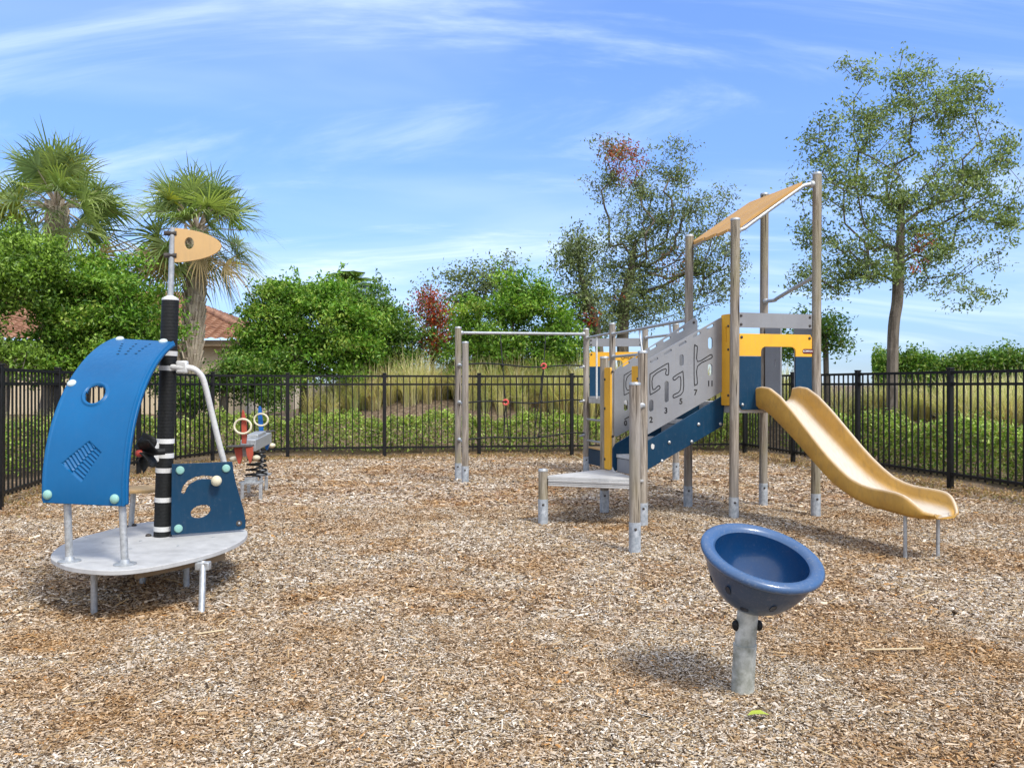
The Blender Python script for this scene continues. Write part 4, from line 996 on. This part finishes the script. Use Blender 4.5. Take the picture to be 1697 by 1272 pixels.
for k,(a,b) in enumerate([(.30,.905),(.33,.875),(.36,.845),(.39,.815),(.41,.785),(.50,.915),(.505,.88),(.51,.85),(.515,.82),(.52,.79),(.70,.925),(.685,.89),(.675,.86),(.665,.83),(.655,.80)]):
    m=MB();p=sail(a,b);n=sailn(a,b); X=(sail(a+.02,b)-p).normalized(); Y=n.cross(X); m.plate(ell(0,0,.011 if k%5 else .009,.006,12),[],p+n*.0012,X,Y,.003); m.build('vent_slot',M['navy'],sl_)
for px0,py0,px1,py1 in((115,932,105,838),(207,937,198,843)):
    b0=deckpt(px0,py0-2); e=at(px1,py1,b0.y-.01); dirn=(e-b0).normalized(); m=MB(); tp=(BL if px0<150 else BR).lerp((BR if px0<150 else BL),.26 if px0<150 else .09)+V(0,.045,.03); m.tube([b0,tp],.0205,18); o=m.build('strut',M['galv'],boat)
    m=MB(); m.lathe([(.062,0),(.062,.007),(.03,.010),(.024,.03),(.022,.031)],b0+V(0,0,0),n=24); m.build('flange',M['galv'],o)
# seat
sp=deckpt(217,871); m=MB(); m.tube([sp,V(sp.x+.02,sp.y,.56)],.019,14); m.build('seat_post',M['galv'],boat)
m=MB(); m.lathe([(.16,0),(.165,.006),(.165,.018),(.16,.024),(.001,.025)],V(-2.66,5.95,.56),n=36); m.build('seat',M['tan'],boat)
# curved side arm
def pw(px,py,d): return at(px,py,d)
m=MB(); m.tube(smooth_curve([pw(284,608,5.56),pw(300,609,5.56),pw(318,610,5.58),pw(330,618,5.60),pw(338,632,5.62),pw(350,680,5.66),pw(362,730,5.70),pw(372,770,5.75),pw(382,830,5.80),pw(388,866,5.86)],4),.0195,16); am=m.build('side_arm',M['pale'],boat)
m=MB(); m.box(pw(302,608,5.57),(.075,.05,.085),ax=(1,.05,0)); m.build('clamp',M['pale'],am,bevel=.012)
# sail clamps on mast
m=MB(); m.tube([mast(1.53)+V(-.02,-.06,0),mast(1.53)+V(-.09,-.09,.0)],.016,10); m.ball(mast(1.53)+V(-.03,-.07,0),.024,10); m.tube([mast(1.49)+V(-.09,-.07,0),mast(1.49)+V(-.05,-.06,0)],.018,10); m.build('sail_clamp',M['galv'],ms)
# steering panel
SA=at(286,886,5.54);SB=at(407,876,5.78); SA.z=SB.z=0; DS=(SB-SA).normalized(); NS=DS.cross(V(0,0,1))
def spn(x,y): px=40+x/3.633; py=680+y/3.633; return onwall(px,py,SA,SB)
out=[spn(*p) for p in((884,748),(889,322),(1252,307),(1262,380),(1275,440),(1298,520),(1322,600),(1332,660),(1332,700),(1322,714))]
out=[(x,max(z,DZ+.004)) for x,z in out]
arc=[(945,490),(955,455),(985,420),(1030,398),(1075,390),(1110,392),(1150,400),(1150,415),(1110,412),(1075,410),(1040,418),(1000,440),(978,468),(968,495),(955,502)]
eh=[];c=spn(1062,606); 
m=MB(); m.plate(out,[[spn(*p) for p in arc],ell(c[0],c[1],.066,.043,24,.25)],SA,DS,(0,0,1),.019); sp_=m.build('steering_panel',M['navy'],boat,bevel=.002)
for x,y in((937,358),(1214,347),(927,708)):
    q=spn(x,y); m=MB(); rr=.0275; m.lathe([(rr,0),(rr,.006),(rr*.8,.013),(.001,.018)],SA+DS*q[0]+V(0,0,q[1])+NS*.0095,NS,n=20); m.build('cap',M['mint'],sp_)
q=spn(1148,418); m=MB(); pc=SA+DS*q[0]+V(0,0,q[1]); m.tube([pc+NS*.0,pc+NS*.04],.012,10); m.ball(pc+NS*.055,.036,20); m.build('knob',M['cream'],sp_)
q=spn(1292,676); m=MB(); m.lathe([(.02,0),(.02,.004),(.001,.005)],SA+DS*q[0]+V(0,0,q[1])+NS*.0095,NS,n=16); o=m.build('recess',M['bolt'],sp_); m=MB(); m.ball(SA+DS*q[0]+V(0,0,q[1])+NS*.014,.009,10); m.build('bolt',M['galv'],sp_)
# propeller
pc=at(243,750,5.33); axp=(V(-.80,-.60,-.04)).normalized()
pr=MB(); hub=pc; e=axp; a1=V(0,0,1); b1=e.cross(a1).normalized()
for k in range(5):
    th=k*2*math.pi/5+.35; rd=a1*math.cos(th)+b1*math.sin(th); tg=e.cross(rd); vs=[];n=9
    for i in range(n+1):
        q=i/n; rr=.02+.118*q; wd=.075*math.sin(math.pi*(.18+.80*q))**.8; tw=R(62-38*q); cd=tg*math.cos(tw)+e*math.sin(tw)
        for s in(-1,-.5,0,.5,1): vs.append(hub+rd*(rr-abs(s)*.012*q)+cd*wd*s+e*.012*(1-s*s)*q)
    fs=[(i*5+j,i*5+j+1,(i+1)*5+j+1,(i+1)*5+j) for i in range(n) for j in range(4)]
    m=MB().add(vs,fs); o=m.build('blade',M['rubber'],boat); md=o.modifiers.new('s','SOLIDIFY'); md.thickness=.008; md.offset=0
m=MB(); m.tube([hub-e*.11,hub+e*.03],.022,14); m.build('propeller_shaft',M['rubber'],boat)
m=MB(); m.lathe([(.022,0),(.023,.02),(.018,.034),(.001,.04)],hub+e*.03,e,n=18); m.build('propeller_nose',M['red2'],boat)
m=MB(); m.box(mast(.87)+V(-.05,-.05,0),(.05,.07,.13),ax=(.8,-.6,0)); m.build('gear_box',M['pale'],boat,bevel=.01)

# ------------------------------------------------------------------ spinner bowl
bw=thing('spinner_bowl','navy blue tilted spinning bowl seat on a galvanised post in the foreground','spinner',(1.005,3.62,0))
m=MB(); pt=V(1.034,3.625,.325); pb=V(1.005,3.62,0); m.tube([pb+V(0,0,-.1),pb.lerp(pt,.55)],.049,32); o=m.build('post',M['bowlpole'],bw)
m=MB(); m.tube([pb.lerp(pt,.53),pt,pt+V(.006,0,.055)],.0455,32); m.build('sleeve',M['bowlpole'],o)
m=MB(); a=pb.lerp(pt,.55); m.tube([a-V(0,0,.004),a+V(0,0,.008)],.0505,32); m.build('collar',M['bowlpole'],o); m=MB(); a=pb.lerp(pt,.83); m.ball(a+V(-.05,-.005,0),.02,12,(.8,1,1.2)); m.build('bolt',M['rubber'],o); m=MB(); m.ball(a+V(.052,-.005,0),.02,12,(.8,1,1.2)); m.build('bolt',M['rubber'],o)
n_=V(.1433,-.3378,.930).normalized(); bc=pt+n_*.248+V(0,0,.028)
# outer shell and inner bowl from the axis
BS=.928
def bl(m,prof,o,ax,n): return m.lathe([(a*BS,b*BS) for a,b in prof],o,ax,n)
m=MB()
prof=[(.03,-.262),(.07,-.258),(.115,-.24),(.16,-.205),(.20,-.155),(.232,-.095),(.25,-.04),(.262,-.012)]
bl(m,[(.001,-.262)]+prof,bc,n_,64); m.f=m.f[:-1]; m.m=m.m[:-1]; shell=m.build('bowl_shell',M['bowlout'],bw,ang=60)
m=MB(); ring=[(.262,-.012),(.274,-.014),(.281,-.006),(.283,.004),(.279,.015),(.268,.0225),(.252,.025),(.234,.0215),(.222,.013),(.215,.002)]
vs=[]
bl(m,ring,bc,n_,72); m.f=m.f[:-2]; m.m=m.m[:-2]; m.build('rim',M['rim'],bw,ang=60)
m=MB(); bl(m,[(.215,.002),(.212,-.03),(.203,-.075),(.185,-.12),(.155,-.165),(.115,-.20),(.07,-.222),(.03,-.231),(.001,-.232)],bc,n_,72); m.f=m.f[:-2]; m.m=m.m[:-2]; m.build('bowl_inside',M['bowl'],bw,ang=60)
X=n_.orthogonal().normalized();Y=n_.cross(X)
front=(V(-.27,-1,0)-n_*V(-.27,-1,0).dot(n_)).normalized(); sid=n_.cross(front)
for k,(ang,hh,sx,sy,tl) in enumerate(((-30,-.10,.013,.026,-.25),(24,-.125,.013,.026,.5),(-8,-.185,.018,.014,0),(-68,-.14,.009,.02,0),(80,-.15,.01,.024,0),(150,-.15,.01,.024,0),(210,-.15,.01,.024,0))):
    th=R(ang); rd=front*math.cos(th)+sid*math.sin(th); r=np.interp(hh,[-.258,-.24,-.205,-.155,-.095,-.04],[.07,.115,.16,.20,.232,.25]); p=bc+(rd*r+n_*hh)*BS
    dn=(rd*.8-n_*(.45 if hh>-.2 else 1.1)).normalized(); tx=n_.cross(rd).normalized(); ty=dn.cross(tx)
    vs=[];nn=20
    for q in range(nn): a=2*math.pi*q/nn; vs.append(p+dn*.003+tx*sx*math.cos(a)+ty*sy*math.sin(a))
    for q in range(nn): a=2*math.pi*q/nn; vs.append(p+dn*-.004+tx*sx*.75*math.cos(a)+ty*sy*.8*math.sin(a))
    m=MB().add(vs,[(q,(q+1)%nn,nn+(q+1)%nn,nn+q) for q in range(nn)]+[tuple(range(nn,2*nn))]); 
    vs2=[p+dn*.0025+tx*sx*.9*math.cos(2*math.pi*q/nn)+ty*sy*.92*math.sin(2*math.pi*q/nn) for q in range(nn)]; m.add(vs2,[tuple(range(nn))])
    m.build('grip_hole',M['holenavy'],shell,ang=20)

# ------------------------------------------------------------------ two-seat spring rider
rd=thing('spring_rider','twin spring rocker with red and blue aeroplane ends by the far left fence','spring rider',(-3.02,9.8,0))
def k8(x,y): return 360+x*.1573,640+y*.1572
def r8(x,y,d): return at(*k8(x,y),d)
for (xa,ya),(xb,yb),d in(((268,1030),(262,1195),9.5),((440,1040),(475,1205),9.5),((335,1040),(330,1120),10.0),((505,950),(530,1110),10.25),((470,935),(455,1010),10.6)):
    a=r8(xa,ya,d); b2=r8(xb,yb,d); b2.z=-.06; a.z=min(a.z,.2); m=MB(); m.box((a+b2)/2,(.035,.035,(a-b2).length),az=(a-b2),ax=(1,0,0)); m.build('leg',M['galv'],rd,bevel=.004)
for x,y,d,w in((358,1010,9.62,.25),(490,928,10.35,.16)):
    c=r8(x,y,d); m=MB(); m.plate(rrect(-w/2,-.10,w/2,.10,.03),[],c,(1,0,0),(0,1,0),.02); m.box(c+V(0,0,.035),(w*.5,.10,.05)); m.build('base_plate',M['galv'],rd,bevel=.004)
def spring(c0,c1,r,turns,name='spring'):
    m=MB(); n=turns*16; m.tube([c0.lerp(c1,i/n)+V(r*math.cos(2*math.pi*i/16),r*math.sin(2*math.pi*i/16),0) for i in range(n+1)],.011,7); m.build(name,M['rubber'],rd)
spring(r8(370,960,9.65),r8(415,690,9.8),.085,5); spring(r8(470,930,10.2),r8(450,690,10.0),.06,5)
body=MB(); ba=r8(325,625,9.45);bb=r8(500,540,10.5); body.box((ba+bb)/2,((bb-ba).length,.17,.13),ax=(bb-ba)); body.box((ba+bb)/2+V(0,0,.085),((bb-ba).length*.5,.13,.04),ax=(bb-ba)); body.box(r8(300,680,9.42),(.12,.05,.12)); body.build('body',M['galv'],rd,bevel=.005)
def rplate(pts,d,name,mat,th=.025,parent=rd):
    P=[r8(x,y,d) for x,y in pts]; m=MB(); m.plate([(p.x,p.z) for p in P],[],(0,d,0),(1,0,0),(0,0,1),th); return m.build(name,M[mat],parent,bevel=.003)
# red end
rplate([(262,600),(258,420),(262,290),(270,245),(280,260),(298,330),(312,420),(312,520),(305,605)],9.3,'tail_fin','red',.03)
m=MB(); a=r8(105,632,9.25); b2=r8(380,625,9.3); m.box((a+b2)/2,((b2-a).length,.20,.014),ax=(b2-a)); m.build('wing',M['bolt'],rd,bevel=.004)
rplate([(180,645),(262,640),(265,740),(250,800),(238,820),(225,812),(200,740)],9.28,'float','red',.03); rplate([(303,640),(378,635),(378,720),(360,790),(348,812),(338,790),(312,720)],9.22,'float','red',.03)
def hoop(x,y,d,rx,name='hand_ring'):
    c=r8(x,y,d); m=MB(); m.tube([c+V(rx*math.cos(t),-.02,rx*.86*math.sin(t)) for t in np.linspace(0,2*math.pi,25)],.012,8); m.build(name,M['cream'],rd)
hoop(275,420,9.28,.095); hoop(467,350,10.55,.088)
# blue end
rplate([(445,500),(438,420),(432,300),(436,225),(448,205),(462,225),(470,300),(483,400),(488,500)],10.6,'tail_fin','riderblue',.03)
m=MB(); a=r8(400,488,10.6); b2=r8(600,468,10.7); m.box((a+b2)/2,((b2-a).length,.18,.014),ax=(b2-a)); m.build('wing',M['bolt'],rd,bevel=.004)
rplate([(500,510),(555,500),(555,590),(535,660),(522,672),(508,650),(500,590)],10.4,'float','riderblue',.03)
for x,y,d in((412,752,9.5),(575,622,10.5),(175,765,9.6)):
    m=MB(); m.ball(r8(x,y,d),.045,14,(1,1.3,.7)); m.build('foot_rest',M['cream'],rd)
m=MB(); m.tube([r8(440,655,9.9),r8(480,760,9.95),r8(450,880,10.0)],.013,8); m.build('foot_bar',M['galv'],rd)

# ------------------------------------------------------------------ small things on the ground
def stick(name,label,pts,r,mat,cat,fl=1):
    m=MB(); m.tube(pts,r,7); m.build(name,mat) ; o=bpy.context.scene.collection.objects[-1]; tag(o,label,cat); return o
SM=board_mat('straw',(.62,.50,.30)); 
a=gp(1432,1083);b2=gp(1532,1081); o=MB(); 
o.box((a+b2)/2+V(0,0,.022),((b2-a).length,.014,.006),ax=(b2-a)); o=o.build('palm_straw',SM,bevel=.002); tag(o,'pale flat palm straw lying on the chips right of the bowl post','straw')
a=gp(330,1056);b2=gp(370,1050); o=MB(); o.box((a+b2)/2+V(0,0,.022),((b2-a).length*1.2,.013,.006),ax=(b2-a)); o=o.build('palm_straw',SM,bevel=.002); tag(o,'short pale straw on the chips below the boat deck','straw')
a=gp(948,757);b2=gp(966,764); o=MB(); o.tube([a+V(0,0,.02),(a+b2)/2+V(0,0,.03),b2+V(0,0,.02)],.014,8); o=o.build('pale_stick',SM); tag(o,'thin pale stick beside the fence post behind the rope net','stick')
LM=board_mat('fresh_leaf',(.42,.50,.06)); c=gp(1257,1192); m=MB(); vs=[c+V(x*.045,y*.02,.024+.008*abs(y)-.006*x*x) for x,y in((-1,0),(-.5,.9),(.3,1),(1,.1),(.4,-.9),(-.5,-.8))]; m.add(vs+[c+V(0,0,.03)],[(i,(i+1)%6,6) for i in range(6)]); o=m.build('fallen_leaf',LM); tag(o,'yellow-green fallen leaf on the chips at the bottom, right of the bowl post','leaf')

# ------------------------------------------------------------------ light, sky, camera
SUN_EL=R(52); sd=V(.62,-.78,0).normalized()*math.cos(SUN_EL)+V(0,0,math.sin(SUN_EL))
L=bpy.data.lights.new('sun','SUN'); L.energy=2.3; L.angle=R(13); L.color=(1,.95,.875); lo=bpy.data.objects.new('sun',L); COL.objects.link(lo); lo.rotation_euler=(-sd).to_track_quat('-Z','Y').to_euler()
w=bpy.data.worlds.new('World'); S.world=w; w.use_nodes=True; nt=w.node_tree; bg=nt.nodes['Background']
sky=nt.nodes.new('ShaderNodeTexSky'); sky.sky_type='NISHITA'; sky.sun_disc=False; sky.sun_elevation=SUN_EL; sky.sun_rotation=math.atan2(sd.x,sd.y); sky.air_density=1.0; sky.dust_density=.2; sky.ozone_density=1.6; sky.altitude=0
def wn(t,**k):
    n=nt.nodes.new(t)
    for a,b in k.items(): setattr(n,a,b)
    return n
tc=wn('ShaderNodeTexCoord'); sx=wn('ShaderNodeSeparateXYZ'); nt.links.new(tc.outputs['Generated'],sx.inputs[0])
def math_(op,a,b=None,c=None):
    n=wn('ShaderNodeMath',operation=op)
    for i,x in enumerate((a,b,c)):
        if x is None: continue
        if isinstance(x,(int,float)): n.inputs[i].default_value=x
        else: nt.links.new(x,n.inputs[i])
    return n.outputs[0]
zz=math_('ADD',math_('MAXIMUM',sx.outputs[2],0.0),.24)
cx=math_('DIVIDE',sx.outputs[0],zz); cy=math_('DIVIDE',sx.outputs[1],zz)
cb=wn('ShaderNodeCombineXYZ'); nt.links.new(cx,cb.inputs[0]); nt.links.new(cy,cb.inputs[1])
def wnoise(scale,rot,sc,detail,dist,rough=.55,loc=(0,0,0)):
    mp=wn('ShaderNodeMapping'); mp.inputs['Rotation'].default_value=(0,0,rot); mp.inputs['Scale'].default_value=sc; mp.inputs['Location'].default_value=loc; nt.links.new(cb.outputs[0],mp.inputs[0])
    n=wn('ShaderNodeTexNoise'); n.inputs['Scale'].default_value=scale; n.inputs['Detail'].default_value=detail; n.inputs['Distortion'].default_value=dist; n.inputs['Roughness'].default_value=rough; nt.links.new(mp.outputs[0],n.inputs['Vector']); return n.outputs['Fac']
def wramp(f,p0,p1):
    n=wn('ShaderNodeMapRange',interpolation_type='SMOOTHSTEP'); n.inputs[1].default_value=p0; n.inputs[2].default_value=p1; nt.links.new(f,n.inputs[0]); return n.outputs[0]
streak=wramp(wnoise(1.5,R(52),(.5,1.5,1),11,1.5,.60),.45,.85); soft=wramp(wnoise(1.1,R(-25),(.6,1.2,1),5,.6,.5,(4,2,0)),.40,.72)
hz_=wramp(math_('MULTIPLY',sx.outputs[2],-1.0),-.30,.0)
cl=math_('MINIMUM',math_('ADD',math_('ADD',math_('MULTIPLY',streak,.66),math_('MULTIPLY',soft,.30)),math_('MULTIPLY',hz_,.10)),.9)
mx=wn('ShaderNodeMix',data_type='RGBA'); nt.links.new(cl,mx.inputs[0])
tint=wn('ShaderNodeMix',data_type='RGBA',blend_type='MULTIPLY'); tint.inputs[0].default_value=1; nt.links.new(sky.outputs[0],tint.inputs[6]); tint.inputs[7].default_value=(.93,1.05,1.20,1)
nt.links.new(tint.outputs[2],mx.inputs[6]); mx.inputs[7].default_value=(4.2,4.9,6.1,1)
hc_=wn('ShaderNodeValToRGB'); nt.links.new(sx.outputs[2],hc_.inputs[0]); e=hc_.color_ramp.elements
e[0].position=0; e[0].color=(.27,.37,.60,1); e[1].position=.5; e[1].color=(.70,.85,1.15,1); q_=e.new(.16); q_.color=(.42,.55,.83,1); q_=e.new(.3); q_.color=(.62,.74,1.03,1)
nt.links.new(hc_.outputs[0],tint.inputs[7])
fill_veil=math_('MINIMUM',math_('ADD',wramp(sx.outputs[2],.50,.85),wramp(math_('MULTIPLY',sx.outputs[1],-1.0),.0,.5)),1.0)  # added bright cloud overhead and behind the camera, unseen, for fill light
vm=wn('ShaderNodeMix',data_type='RGBA'); nt.links.new(math_('MULTIPLY',fill_veil,.50),vm.inputs[0]); nt.links.new(mx.outputs[2],vm.inputs[6]); vm.inputs[7].default_value=(7.6,7.3,6.9,1)
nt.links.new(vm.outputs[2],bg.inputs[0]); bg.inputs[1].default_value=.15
cam=bpy.data.cameras.new('camera'); co=bpy.data.objects.new('camera',cam); COL.objects.link(co); co.location=(0,0,CH); co.rotation_euler=(R(90),0,0); cam.sensor_width=36; cam.lens=36*F/1697; cam.shift_y=2/1697; cam.clip_end=6000; cam.clip_start=.05
S.camera=co
S.view_settings.view_transform='Standard'; S.view_settings.look='None'; S.view_settings.exposure=.76; S.view_settings.gamma=1
